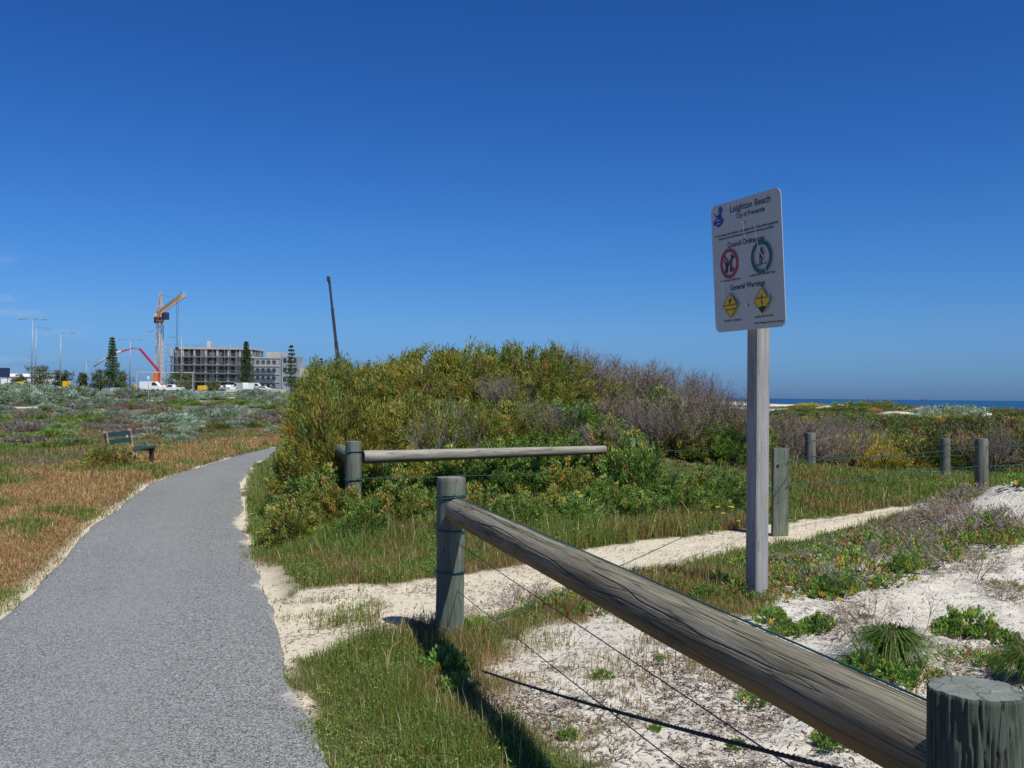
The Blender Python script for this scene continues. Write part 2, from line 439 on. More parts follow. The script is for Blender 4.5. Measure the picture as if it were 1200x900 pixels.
# ground sheet: a polar grid, fine inside the view, out to the horizon
th = np.concatenate([np.linspace(-180, -42, 40, endpoint=False), np.linspace(-42, 42, 520), np.linspace(42, 180, 41)[1:]])
th = np.radians(th[:-1])
rr = np.exp(np.linspace(math.log(0.9), math.log(6000), 760))
T, R = np.meshgrid(th, rr)
gx = (R * np.sin(T)).ravel(); gy = (R * np.cos(T)).ravel()
gz = H(gx, gy)
sand, dry, n1, n2, eL, eR = masks(gx, gy)
nt, nr = len(th), len(rr)
idx = np.arange(nr * nt).reshape(nr, nt)
a = idx[:-1]; b = idx[1:]
quads = np.stack([a, b, np.roll(b, -1, 1), np.roll(a, -1, 1)], -1).reshape(-1, 4)
V = np.stack([gx, gy, gz], 1)
V = np.concatenate([V, [[0, 0, Hs(0.0, 0.0)]]])
fan = np.stack([idx[0], np.roll(idx[0], -1), np.full(nt, nr * nt)], 1)
ap = lambda q: np.concatenate([q, [0]])
left = sm(-gx, 2, 6)
t = NT('coastal_ground')
P = t.geo()
sn = t.noise(2.2, 5, 0.6, P); fn = t.noise(34, 3, 0.6, P); gr = t.noise(160, 2, 0.7, P)
sandc = t.mix(t.rng(sn, 0.3, 0.7), (0.56, 0.515, 0.435), (0.74, 0.69, 0.60))
sandc = t.mix(t.rng(t.noise(11, 4, 0.65, P), 0.50, 0.66, 0, 0.55), sandc, (0.42, 0.36, 0.29))
sandc = t.mix(t.rng(gr, 0.55, 0.7, 0, 0.4), sandc, (0.36, 0.31, 0.26))
warm = t.attr('track'); sandc = t.mix(t.math('MULTIPLY', warm, 0.75), sandc, t.mix(t.rng(fn, .3, .7), (0.58, 0.49, 0.335), (0.78, 0.68, 0.50)))
soil = t.mix(t.rng(fn, 0.35, 0.65), (0.10, 0.085, 0.05), (0.20, 0.17, 0.10))
dryc = t.mix(t.rng(fn, 0.35, 0.65), (0.24, 0.13, 0.06), (0.40, 0.26, 0.14))
big = t.noise(0.16, 4, 0.6, P); mid = t.noise(0.9, 5, 0.65, P)
farc = t.mix(t.rng(mid, 0.38, 0.62), (0.07, 0.085, 0.035), (0.20, 0.185, 0.125))
farc = t.mix(t.rng(big, 0.50, 0.62, 0, 0.7), farc, t.mix(t.rng(fn, 0.4, 0.6), (0.19, 0.185, 0.175), (0.27, 0.20, 0.13)))
farc = t.mix(t.rng(t.noise(0.35, 4, 0.6, P), 0.55, 0.62, 0, 0.8), farc, (0.06, 0.105, 0.03))
base = t.mix(t.attr('farw'), soil, farc)
base = t.mix(t.attr('dry'), base, dryc)
base = t.mix(t.attr('sand'), base, sandc)
t.L(base, t.b.inputs['Base Color']); t.b.inputs['Roughness'].default_value = 0.95; t.b.inputs['Specular IOR Level'].default_value = 0.15
t.bump(t.math('ADD', t.math('ADD', fn, t.math('MULTIPLY', sn, 1.5)), t.math('MULTIPLY', gr, 0.35)), 0.8, 0.03)
trk = sm(sdist(TRACK, gx, gy), -0.3, 0.1)
trk = np.maximum(trk, sm(-gx, -0.5, 0.5) * (gy < 40))
ground = npmesh('ground', V, [quads, fan], t.m, smooth=True, attrs={
    'sand': ap(sand), 'dry': ap(dry), 'farw': ap(sm(np.hypot(gx, gy), 14, 26)), 'track': ap(trk)})
tag(ground, kind='structure')

# path ribbon
ys = np.concatenate([np.arange(-12, 3, 0.5), np.arange(3, 30, 0.04), np.arange(30, 58, 0.25)])
K = 26; pv = []; edge = []
for k in range(K + 1):
    f = k / K
    jl = (fbm(ys * 1.2, ys * 0 + 1, 41.0, 4) - 0.5) * 0.10; jr = (fbm(ys * 1.1, ys * 0 + 7, 43.0, 4) - 0.5) * 0.16
    xl = pathL(ys) + jl; xr = pathR(ys) + jr
    x = xl + (xr - xl) * f
    z = 0.020 + 0.012 * math.sin(math.pi * f) - (0.05 if k in (0, K) else 0)
    pv.append(np.stack([x, ys, np.full_like(ys, z)], 1)); edge.append(np.full_like(ys, f))
pv = np.array(pv); ny = len(ys)
ii = np.arange((K + 1) * ny).reshape(K + 1, ny)
q = np.stack([ii[:-1, :-1], ii[1:, :-1], ii[1:, 1:], ii[:-1, 1:]], -1).reshape(-1, 4)
t = NT('bitumen_path'); P = t.geo()
vo = t.N('TexVoronoi'); vo.inputs['Scale'].default_value = 150; t.L(P, vo.inputs['Vector'])
sepc = t.N('SeparateColor'); t.L(vo.outputs['Color'], sepc.inputs[0])
sp = t.math('ADD', t.math('MULTIPLY', sepc.outputs[0], 0.6), t.math('MULTIPLY', t.noise(42, 3, 0.7, P), 0.4))
c = t.mix(t.rng(sp, 0.30, 0.78), (0.070, 0.072, 0.070), (0.385, 0.385, 0.37))
c = t.mix(t.rng(t.noise(0.8, 4, 0.6, P), 0.35, 0.65, 0.0, 0.2), c, (0.135, 0.14, 0.14))
c = t.mix(t.rng(t.noise(0.35, 3, 0.6, P), 0.5, 0.7, 0, 0.3), c, (0.27, 0.27, 0.255))
stain = t.noise(2.7, 6, 0.75, P); c = t.mix(t.rng(stain, 0.60, 0.72, 0, 0.35), c, (0.09, 0.09, 0.088))
e = t.attr('edge')
wear = t.math('ABSOLUTE', t.math('SUBTRACT', t.math('ADD', e, t.math('MULTIPLY', t.noise(.5, 2, .5, P), .25)), .62))
c = t.mix(t.rng(wear, .06, .22, .22, 0), c, (0.25, 0.25, 0.24))
eg = t.math('ADD', t.rng(e, 0.84, 1.0, -0.24, 0.09), t.math('ADD', t.math('MULTIPLY', t.noise(1.1, 3, 0.6, P), 0.7), t.math('MULTIPLY', t.noise(17, 5, 0.8, P), 0.3)))
e2 = t.math('ADD', t.rng(e, 0.0, 0.06, 0.1, -0.3), t.math('ADD', t.math('MULTIPLY', t.noise(1.4, 3, 0.6, P), 0.7), t.math('MULTIPLY', t.noise(15, 5, 0.8, P), 0.3)))
sf = t.math('MAXIMUM', t.rng(eg, 0.53, 0.64), t.rng(e2, 0.52, 0.64))
c = t.mix(t.math('MULTIPLY', sf, 0.88), c, (0.58, 0.51, 0.42))
t.L(c, t.b.inputs['Base Color']); t.b.inputs['Roughness'].default_value = 0.9; t.b.inputs['Specular IOR Level'].default_value = 0.3
t.bump(vo.outputs['Distance'], 0.5, 0.006)
path = npmesh('path', pv.reshape(-1, 3), [q], t.m, smooth=True, attrs={'edge': np.array(edge).ravel()})
tag(path, kind='structure')

# sea
t = NT('sea_water')
t.b.inputs['Base Color'].default_value = (0.006, 0.06, 0.13, 1); t.b.inputs['Roughness'].default_value = 0.35
t.b.inputs['Specular IOR Level'].default_value = 0.25
t.bump(t.noise(0.25, 5, 0.6, t.geo()), 0.6, 0.6)
mb = MB()
xs = [20, 200, 900, 4000, 14000]; yy = [-3000, 0, 120, 400, 1500, 5000, 15000]
for xa, xb in zip(xs[:-1], xs[1:]):
    for ya, yb in zip(yy[:-1], yy[1:]):
        mb.add([(xa, ya, -5), (xb, ya, -5), (xb, yb, -5), (xa, yb, -5)], [(0, 1, 2, 3)])
tag(mb.build('sea', t.m), kind='structure')

# ------------------------------------------------------------------ vegetation generators
rng = np.random.default_rng(7)
random.seed(7)
def unit(v): return v / (np.linalg.norm(v, axis=-1, keepdims=True) + 1e-9)
def leaves(name, c, d, L, W, col, mat=None, parent=None, g=None):
    g = g or rng
    n = len(c); d = unit(d)
    side = unit(np.cross(d, g.normal(size=(n, 3))))
    nrm = np.cross(d, side)
    L = np.broadcast_to(np.asarray(L, float), (n,))[:, None]; W = np.broadcast_to(np.asarray(W, float), (n,))[:, None]
    p0 = c; p1 = c + d * L * 0.45 + side * W * 0.5 + nrm * W * 0.12; p2 = c + d * L; p3 = c + d * L * 0.45 - side * W * 0.5 + nrm * W * 0.12
    Vv = np.stack([p0, p1, p2, p3], 1).reshape(-1, 3)
    q = np.arange(n * 4).reshape(n, 4)
    return npmesh(name, Vv, [q], mat or M_VEG, parent, attrs={'Col': np.repeat(np.clip(col, 0, 1), 4, 0)})

def palette(pal, n, jit=0.15, g=None):
    g = g or rng
    p = np.array([q[:3] for q in pal], float); w = np.array([q[3] for q in pal], float); w /= w.sum()
    k = g.choice(len(p), n, p=w)
    return p[k] * (1 + g.normal(0, jit, (n, 1))) * (1 + g.normal(0, jit * 0.35, (n, 3)))

def shrub(name, seed, rad, ht, K, m, sr, L, W, pal, stemcol=(0.16, 0.12, 0.09), up=0.3, outw=0.8, low=0.0, spray_j=0.22, flat=False, npart='foliage', stems=14):
    g = np.random.default_rng(seed)
    root = empty(name, (0, 0, 0))
    u = g.random(K); phi = g.random(K) * 2 * np.pi; cz = g.random(K) ** 0.8
    sz = np.sqrt(1 - cz ** 2)
    rs = 0.60 + 0.40 * g.random(K) ** 0.6
    lump = 1 + 0.36 * (vn(phi * 1.6, cz * 3, seed) - 0.5) * 2
    dirs = np.stack([sz * np.cos(phi), sz * np.sin(phi), cz], 1)
    ck = dirs * np.stack([np.full(K, rad), np.full(K, rad * 0.92), np.full(K, ht)], 1) * (rs * lump)[:, None]
    ck[:, 2] = np.maximum(ck[:, 2], low + sr * 0.5)
    n = K * m
    kk = np.repeat(np.arange(K), m)
    dk = unit(dirs[kk] * outw + np.array([0, 0, up]) + 0.55 * unit(g.normal(size=(n, 3))))
    along = (g.random(n) - 0.45) * sr * 2.4
    sdir = unit(dirs + np.array([0, 0, 0.5]) + 0.4 * g.normal(size=(K, 3)))[kk]
    pos = ck[kk] + sdir * along[:, None] + g.normal(0, sr * 0.42, (n, 3))
    pos[:, 2] = np.maximum(pos[:, 2], 0.01)
    col = palette(pal, K, spray_j * 0.6, g)[kk] * (1 + g.normal(0, 0.16, (n, 1)))
    f = leaves(npart, pos, dk, L * (0.7 + 0.6 * g.random(n)), W * (0.75 + 0.5 * g.random(n)), col, M_VEG, root, g)
    mb = MB()
    for i in range(min(stems, K)):
        e = Vector(ck[i] * 0.92); b = Vector((e.x * 0.08, e.y * 0.08, -0.05))
        mid = b.lerp(e, 0.5) + Vector((g.normal() * 0.05 * ht, g.normal() * 0.05 * ht, 0.05 * ht))
        mb.tube([b, mid, e], [0.012 * rad + 0.004, 0.008 * rad + 0.003, 0.003], 4)
    st = mb.build('stem', None, root)
    st.data.materials.append(plain(name + '_bark', stemcol, 0.9))
    return root

def twigs(name, seed, nb, ht, spread, levels, cols, r0=0.01, kids=3, shrink=0.62, angle=0.6, root=None, pname='branches', up=0.25):
    g = random.Random(seed); segs = []
    def grow(p, d, L, r, lv):
        q = p; dd = d.copy(); ns = 2
        for s in range(ns):
            dd = (dd + Vector((g.gauss(0, .16), g.gauss(0, .16), g.gauss(0, .10) + up * 0.25))).normalized()
            e = q + dd * (L / ns); segs.append((q, e, r * (1 - 0.3 * s / ns), r * (1 - 0.3 * (s + 1) / ns), lv)); q = e
            if lv > 0 and s == 0:
                for k in range(max(1, kids - 1)):
                    nd = (dd + Vector((g.gauss(0, angle), g.gauss(0, angle), g.gauss(0, angle * .5)))).normalized()
                    grow(q, nd, L * shrink * g.uniform(.7, 1.1), r * 0.55, lv - 1)
        if lv > 0:
            for k in range(kids):
                nd = (dd + Vector((g.gauss(0, angle), g.gauss(0, angle), g.gauss(0, angle * .5) + up))).normalized()
                grow(q, nd, L * shrink * g.uniform(.7, 1.1), r * 0.6, lv - 1)
    for i in range(nb):
        a = g.uniform(0, 2 * math.pi); s = spread * math.sqrt(g.random())
        b = Vector((math.cos(a) * s * 0.45, math.sin(a) * s * 0.45, -0.02))
        d = Vector((math.cos(a) * s * 1.0, math.sin(a) * s * 1.0, ht)).normalized()
        grow(b, d, ht * g.uniform(.40, .62), r0, levels)
    A = np.array([[*s[0]] for s in segs]); B = np.array([[*s[1]] for s in segs])
    ra = np.array([s[2] for s in segs]); rb = np.array([s[3] for s in segs])
    d = unit(B - A); u = unit(np.cross(d, np.array([0.3, 0.2, 1.0]) + 0 * d)); w = np.cross(d, u)
    Vv = []
    for (P_, r_) in ((A, ra), (B, rb)):
        for k in range(3):
            an = 2 * math.pi * k / 3
            Vv.append(P_ + (u * math.cos(an) + w * math.sin(an)) * r_[:, None])
    Vv = np.stack(Vv, 1).reshape(-1, 3); n = len(segs); o = np.arange(n)[:, None] * 6
    q = np.concatenate([o + np.array([k, (k + 1) % 3, 3 + (k + 1) % 3, 3 + k]) for k in range(3)])
    gg = np.random.default_rng(seed)
    col = palette(cols, n, 0.15, gg)
    ob = npmesh(pname, Vv, [q], M_TWIG, root, attrs={'Col': np.repeat(col, 6, 0)})
    return ob, np.array([[*s[1]] for s in segs if s[4] == 0])

def bare(name, seed, nb, ht, spread, levels, cols, leafpal=None, nleaf=0, **k):
    root = empty(name, (0, 0, 0))
    ob, tips = twigs(name, seed, nb, ht, spread, levels, cols, root=root, **k)
    if leafpal is not None and len(tips):
        g = np.random.default_rng(seed); ii = g.integers(0, len(tips), nleaf)
        leaves('foliage', tips[ii] + g.normal(0, .05, (nleaf, 3)), g.normal(size=(nleaf, 3)) + [0, 0, .4], 0.045, 0.014, palette(leafpal, nleaf, .2, g), M_VEG, root, g)
    return root

used = set()
def place(proto, x, y, rz=None, s=1.0, label=None, cat=None, group=None, dz=0.0, sz=None):
    if proto.name in used: o = copy_tree(proto)
    else: o = proto; used.add(proto.name)
    o.location = (x, y, Hs(x, y) + dz)
    o.rotation_euler = (0, 0, rz if rz is not None else random.uniform(0, 6.28))
    o.scale = (s, s, sz or s)
    tag(o, label, cat, group)
    return o

GOLD = [(0.165, 0.142, 0.030, 4), (0.135, 0.135, 0.028, 5.5), (0.205, 0.14, 0.034, 0.8), (0.085, 0.11, 0.026, 4), (0.15, 0.11, 0.055, 1.3)]
MIDG = [(0.115, 0.125, 0.028, 4), (0.08, 0.10, 0.024, 3.5), (0.17, 0.155, 0.04, 2.5), (0.20, 0.14, 0.04, .8)]
LEAFY = [(0.075, 0.125, 0.030, 4), (0.115, 0.155, 0.038, 4), (0.05, 0.085, 0.024, 2), (0.20, 0.18, 0.05, 1)]
SILV = [(0.165, 0.205, 0.18, 4), (0.23, 0.265, 0.24, 2), (0.11, 0.14, 0.11, 3), (0.075, 0.095, 0.06, 1.5)]
DARK = [(0.045, 0.07, 0.02, 4), (0.07, 0.09, 0.025, 3), (0.12, 0.10, 0.03, 1.4), (0.10, 0.055, 0.03, 1)]
YELL = [(0.20, 0.17, 0.035, 4), (0.27, 0.19, 0.035, 2), (0.12, 0.12, 0.03, 3)]
RUST = [(0.17, 0.10, 0.045, 4), (0.10, 0.085, 0.03, 3), (0.22, 0.12, 0.04, 1.5), (0.06, 0.07, 0.025, 2)]
GREYV = [(0.13, 0.11, 0.10, 4), (0.18, 0.155, 0.14, 2), (0.09, 0.075, 0.065, 3)]
TWG = [(0.20, 0.155, 0.14, 4), (0.15, 0.11, 0.095, 3), (0.27, 0.225, 0.20, 1.3)]

# ---- the thicket on the dune
wattle = [shrub('wattle_shrub', 10 + i, 1.05, 1.25, 210, 80, 0.105, 0.085, 0.018, p, up=0.15) for i, p in enumerate((GOLD, GOLD, MIDG))]
tallw = shrub('wattle_shrub', 17, 0.62, 1.75, 190, 80, 0.115, 0.085, 0.018, GOLD, up=0.15)
green = [shrub('leafy_shrub', 20 + i, 0.62, 0.62, 150, 75, 0.06, 0.040, 0.024, p, up=0.35) for i, p in enumerate((LEAFY, LEAFY, MIDG))]
twiggy = [bare('bare_twig_shrub', 30 + i, 16, 1.35, 0.95, 3, TWG, GREYV + MIDG[:1], 900, r0=0.011, kids=3, angle=0.42, up=0.22) for i in range(3)]
greytwig = bare('dead_grey_shrub', 36, 22, 0.85, 0.7, 3, [(0.25, 0.215, 0.20, 3), (0.19, 0.155, 0.14, 2)], None, 0, r0=0.006, kids=3, angle=0.4, up=0.2)

def prof(px):   # outline of the thicket against the sky, photograph pixels
    return np.interp(px, [325, 340, 385, 440, 480, 505, 560, 610, 660, 700, 730, 770, 800, 830, 860, 880], [470, 440, 434, 432, 419, 410, 408, 411, 414, 418, 432, 434, 440, 458, 474, 488])
ROWN = ('front', 'second', 'third', 'rearmost')
LBL_W = 'golden green wattle shrub in the %s row of the thicket'
LBL_T = 'bare purple grey twiggy shrub in the %s row of the thicket'
rows = [(0, 18, 1.5, 0), (15.4, 17, 1.95, 1), (16.4, 17, 9, 2), (18.2, 16, 9, 3)]
for (d, n, cap, ri) in rows:
    for i in range(n):
        px = 394 + (862 - 394) * (i + 0.5 * (ri % 2) + random.uniform(-.2, .2)) / n
        if px > 866: continue
        dd = (d + random.uniform(-.4, .4) + (1.0 if px < 420 else 0)) if ri else 12.95 + (px - 415) / 323 * 1.7 + random.uniform(-.1, .3)
        x = (px - 600) / F * dd
        top = CAMH + (464 + (px - 600) * 0.0097 - prof(px)) / F * dd
        if ri < 2: top = min(top, cap * (1.0 if px < 700 else 0.62 + 0.2 * ri))
        h = top - Hs(x, dd)
        if h < 0.35: continue
        h = max(0.5, h) * random.uniform(0.88, 1.0)
        if px > 655 and ri >= 2 or (px > 700 and ri >= 1):
            tw = twiggy[random.randrange(3)]
            place(tw, x, dd, s=max(0.7, h / 1.45), sz=h / 1.38, label=LBL_T % ROWN[ri], cat='shrub', group='bare twiggy shrubs on the thicket')
            if random.random() < 0.45:
                place(wattle[2], x + .2, dd + .4, s=0.62, sz=h * 0.62 / 1.25, label=LBL_W % ROWN[ri], cat='shrub', group='wattle shrubs on the dune')
        elif px > 640 and ri == 0:
            place(green[random.randrange(3)], x, dd, s=1.15, sz=h / 0.66, label='low green leafy shrub at the right foot of the thicket', cat='shrub', group='low green shrubs at the foot of the thicket')
        else:
            k = 2 if 560 < px < 720 and random.random() < .6 else random.randrange(3)
            place(wattle[k], x, dd, s=max(0.62, min(1.0, h / 1.2)) * (.72 if px < 400 else .85 if px < 425 else 1), sz=h / (1.47 if px > 410 else 1.30), label=LBL_W % ROWN[ri], cat='shrub', group='wattle shrubs on the dune')
for i, (px, d, ztop, s) in enumerate(((376, 15.2, 1.75, .52), (388, 15.9, 1.95, .60), (372, 16.4, 1.95, .48), (400, 16.8, 2.0, .62), (380, 17.4, 2.05, .52), (376, 14.6, 1.35, .45), (394, 14.4, 1.6, .52))):
    x = (px - 600) / F * d
    place(tallw, x, d, s=s * 1.75, sz=(ztop - Hs(x, d)) / 1.98, label='tall wattle shrub at the path end of the thicket', cat='shrub', group='wattle shrubs on the dune')
for i, (px, d, dz_, s) in enumerate(((640, 14.3, .75, .6), (455, 13.6, .6, .5), (590, 15.2, 1.0, .55), (700, 14.0, .5, .6), (760, 15.0, .4, .7), (410, 14.6, .8, .45))):
    place(greytwig, (px - 600) / F * d, d - .5, s=s, dz=dz_ * .6, label='small dead grey twig bush poking out of the thicket', cat='dead shrub')
p = at(523, 545, 0.3); x = (523 - 600) / F * 13.0
place(greytwig, x, 13.0, s=.78, sz=1.25, label='round dead silver grey twig shrub standing just above the rear rail', cat='dead shrub', dz=0.05)
# low leafy shrubs in front
lowpos = []
for i in range(16):
    px = 384 + (705 - 384) * i / 15 + random.uniform(-8, 8); lowpos.append((px, 12.15 + (px - 415) / 323 * 1.7 + random.uniform(-.1, .1), random.uniform(0.85, 1.0)))
for i in range(12):
    px = 384 + (560 - 384) * i / 11 + random.uniform(-8, 8); lowpos.append((px, random.uniform(10.8, 11.1), random.uniform(0.55, 0.8) * (.8 if abs(px - 415) < 25 else 1)))
for i in range(8):
    px = 580 + (880 - 580) * i / 7 + random.uniform(-8, 8); lowpos.append((px, random.uniform(11.6, 13.0), random.uniform(0.5, 0.85)))
for i in range(7):
    px = 740 + (872 - 740) * i / 6 + random.uniform(-8, 8); lowpos.append((px, random.uniform(13.5, 17.0), random.uniform(0.8, 1.2)))
for i in range(20):
    px = 345 + (900 - 345) * (i + random.uniform(-.3, .3)) / 20
    d = float(np.interp(px, [345, 560, 700, 900], [10.3, 10.4, 11.3, 12.9])) + .3 * (i % 3)
    place(green[random.randrange(3)], (px - 600) / F * d, d, s=random.uniform(.40, .62), label='small leafy bush in the grass above the sandy track', cat='shrub', group='small bushes above the sandy track')
for k_, (px, d, s) in enumerate(lowpos):
    wh = 'right behind the rear rail' if k_ < 16 else 'in front of the rear rail' if k_ < 28 else 'in the grass before the thicket' if k_ < 36 else 'between thicket and sign'
    place(green[random.randrange(3)], (px - 600) / F * d, d, s=s, label='low green leafy shrub ' + wh, cat='shrub', group='low leafy shrubs around the rear rail')
place(green[0], (742 - 600) / F * 12.75, 12.75, s=.8, sz=1.2, label='leafy shrub hiding the end post of the rear rail', cat='shrub')
place(green[1], -2.55, 13.0, s=.75, label='green leafy shrub at the path side corner of the thicket', cat='shrub')

# ---- scrub in the fields
silver = [shrub('silver_saltbush', 50 + i, 0.9, 0.60, 150, 42, 0.10, 0.085, 0.026, SILV, up=0.3) for i in range(2)]
dark = [shrub('dark_scrub', 60 + i, 1.1, 0.80, 150, 42, 0.13, 0.10, 0.035, DARK) for i in range(2)]
yell = shrub('yellow_scrub', 64, 1.0, 0.62, 150, 42, 0.12, 0.09, 0.03, YELL)
rust = shrub('rusty_scrub', 66, 1.0, 0.72, 150, 42, 0.12, 0.09, 0.03, RUST)
mound = [shrub('green_groundcover', 70 + i, 0.75, 0.30, 140, 40, 0.07, 0.075, 0.022, LEAFY, stems=6) for i in range(2)]
greym = shrub('grey_groundcover', 74, 0.8, 0.26, 140, 40, 0.08, 0.07, 0.022, GREYV, stems=6)

SIL = 'silvery blue green saltbush mound in the field left of the path'
for (px, py, s) in ((178, 497, 1.5), (205, 499, 1.9), (232, 492, 1.8), (262, 489, 1.7), (130, 487, 1.1), (20, 472, 2.2), (60, 471, 2.0), (330, 470, 1.2), (120, 473, 1.4), (215, 466, 1.4), (250, 466, 1.2), (300, 462, 1.6), (90, 462, 1.6), (150, 463, 1.4), (40, 461, 1.8), (270, 478, 1.1), (180, 465, 1.2), (10, 463, 1.8), (98, 476, .9)):
    d = min(150, 1.75 * F / (py + 4 - 456)); x = (px - 600) / F * d
    place(silver[random.randrange(2)], x, d, s=s * d / 58, sz=s * 0.62 * d / 62, label=SIL, cat='saltbush', group='silver saltbush mounds left of the path')
n = 0
while n < 300:
    thd = random.uniform(-31, -12.5); r = math.exp(random.uniform(math.log(12), math.log(190)))
    x = r * math.sin(math.radians(thd)); y = r * math.cos(math.radians(thd))
    if y < 60 and float(pathL(y)) - x < 2.6 + 1.5 * random.random(): continue
    if 19.5 < y < 25 and -11.5 < x < -7: continue
    q = float(fbm(np.array([x * .12 * 30 / max(r, 30)]), np.array([y * .06]), 77.0, 3)[0]) + random.uniform(-.13, .13)
    k = 0.5 + 0.75 * min(r, 120) / 90
    if r < 28: k *= 0.85
    if r < 30: k *= random.uniform(.55, 1.0)
    if q < 0.40: place(mound[n % 2], x, y, s=k * random.uniform(.7, 1.3), label='low bright green mound left of the path', cat='ground cover plant', group='green mounds left of the path')
    elif q < 0.53: place(greym, x, y, s=k * random.uniform(.7, 1.3), label='low grey dried mound left of the path', cat='ground cover plant', group='grey mounds left of the path')
    elif q < 0.57: place(rust, x, y, s=k * random.uniform(.4, .7), sz=k * .4, label='low rust brown scrub left of the path', cat='shrub', group='rusty scrub left of the path')
    elif q < 0.69: place(silver[n % 2], x, y, s=k * random.uniform(.5, .9), sz=k * .45, label='small silver saltbush left of the path', cat='saltbush', group='small saltbushes left of the path')
    else: place(dark[n % 2], x, y, s=k * random.uniform(.4, .7), sz=k * random.uniform(.35, .5), label='low dark green scrub left of the path', cat='shrub', group='dark scrub left of the path')
    n += 1
# bush half hiding the bench
bb = at(126, 556)
place(shrub('bench_bush', 81, 0.62, 0.52, 150, 60, 0.07, 0.05, 0.022, MIDG + RUST[:1]), bb.x, bb.y, s=0.85, label='rounded olive green bush half hiding the near end of the bench', cat='shrub')

# right hand field
def right(k, px, d, s, sz, lab, grp, cat='shrub'):
    for (bx_, by_, w_, a_) in BLOW:
        if abs(px - (600 + bx_ / by_ * F)) < w_ / by_ * F * .9 and by_ - 9 < d < by_ + 2:
            if 'scrub' in lab and d > 30: return
    place(k, (px - 600) / F * d, d, s=s, sz=sz, label=lab, cat=cat, group=grp)
for i in range(9):
    right(yell, 925 + 17 * i + random.uniform(-6, 6), random.uniform(21.5, 24), random.uniform(.75, 1.0), random.uniform(.8, 1.0), 'yellow green low scrub beyond the wire fence right of the sign', 'yellow scrub beyond the wire fence')
for i in range(13):
    right(rust if i % 2 else dark[i % 2], 1085 + 12 * i + random.uniform(-6, 6), random.uniform(22, 27), random.uniform(.9, 1.2), random.uniform(.75, .95) if i < 6 else random.uniform(.88, 1.05), 'rusty green shrub beyond the wire fence near the right edge', 'rusty shrubs at the right edge')
for i in range(70):
    d = math.exp(random.uniform(math.log(25), math.log(60)))
    px = random.uniform(880, 1240)
    right(dark[i % 2] if random.random() < .72 else yell, px, d, random.uniform(.9, 1.4) * (1 + (d - 25) / 50), random.uniform(.40, .66), 'dark green scrub towards the sea', 'dark scrub towards the sea')
for i in range(16):
    d = random.uniform(18, 33); px = random.uniform(845, 1000) if i < 12 else random.uniform(1150, 1230)
    right(twiggy[i % 3], px, d, random.uniform(.75, 1.0), random.uniform(.5, .72), 'bare purple grey twiggy shrub on low ground beyond the wire fence', 'bare twiggy shrubs towards the sea')
for (px, py, s) in ((1000, 484, 1.0), (1085, 487, 1.3), (1105, 486, 1.4), (1125, 484, 1.5), (1060, 489, 1.2), (1030, 491, 1.1), (860, 478, 1.5), (1150, 486, 1.1)):
    d = random.uniform(52, 58)
    right(silver[0], px, d, s * 1.35, s * .72, 'silver grey saltbush mound among dark scrub towards the sea', 'silver mounds towards the sea', 'saltbush')
for (px, s) in ((955, 1.6), (1020, 2.2), (985, 1.7), (1185, 1.4), (1215, 1.5), (1165, 1.2), (935, 1.4)):
    d = random.uniform(74, 84)
    right(dark[1], px, d, s * 1.3, s * .38, 'rounded dark green bush on the far dune ridge below the sea', 'rounded bushes on the far dune ridge')
for i in range(46):
    d = random.uniform(62, 120); px = random.uniform(880, 1240)
    right((yell, mound[0], rust, greym)[i % 4], px, d, random.uniform(1.4, 2.6), random.uniform(.3, .55), 'low mixed scrub on the far dunes', 'low scrub on the far dunes')

# ------------------------------------------------------------------ grass (stuff)
def blades(name, x, y, h, w, col, lean=0.35, label=None, curve=0.5, g=rng):
    n = len(x); z = H(x, y)
    a = g.random(n) * 2 * np.pi; le = np.abs(g.normal(0, lean, n))
    dx = np.cos(a) * le; dy = np.sin(a) * le
    b = g.random(n) * np.pi; sx = np.cos(b) * w / 2; sy = np.sin(b) * w / 2
    P0 = np.stack([x, y, z - 0.01], 1)
    mid = P0 + np.stack([dx * h * .4, dy * h * .4, h * .55], 1)
    tip = P0 + np.stack([dx * h * (1 + curve * .4), dy * h * (1 + curve * .4), h * (1 - .35 * le)], 1)
    S = np.stack([sx, sy, np.zeros(n)], 1)
    Vv = np.stack([P0 - S, P0 + S, mid + S * .8, mid - S * .8, tip], 1).reshape(-1, 3)
    o = np.arange(n)[:, None] * 5
    ob = npmesh(name, Vv, [o + np.array([0, 1, 2, 3]), o + np.array([3, 2, 4])], M_GRASS, attrs={'Col': np.repeat(np.clip(col, 0, 1), 5, 0)})
    tag(ob, label, 'grass', None, 'stuff')
    return ob
def wedge(n, r0, r1, a0=-31, a1=31, g=rng):
    r = np.exp(g.uniform(math.log(r0), math.log(r1), n)); a = np.radians(g.uniform(a0, a1, n))
    return r * np.sin(a), r * np.cos(a)
GG = [(0.095, 0.14, 0.028, 4), (0.14, 0.175, 0.04, 3), (0.06, 0.10, 0.02, 2)]
GB = [(0.19, 0.13, 0.06, 3), (0.14, 0.125, 0.042, 3), (0.26, 0.20, 0.11, 1.5), (0.17, 0.075, 0.04, 1.5)]
GO = [(0.31, 0.18, 0.08, 4), (0.25, 0.125, 0.048, 3), (0.36, 0.28, 0.17, 3), (0.14, 0.13, 0.045, 2)]
def mixcol(w, A, B, n):
    pick = rng.random(n) < w
    return np.where(pick[:, None], palette(A, n, .15), palette(B, n, .15))

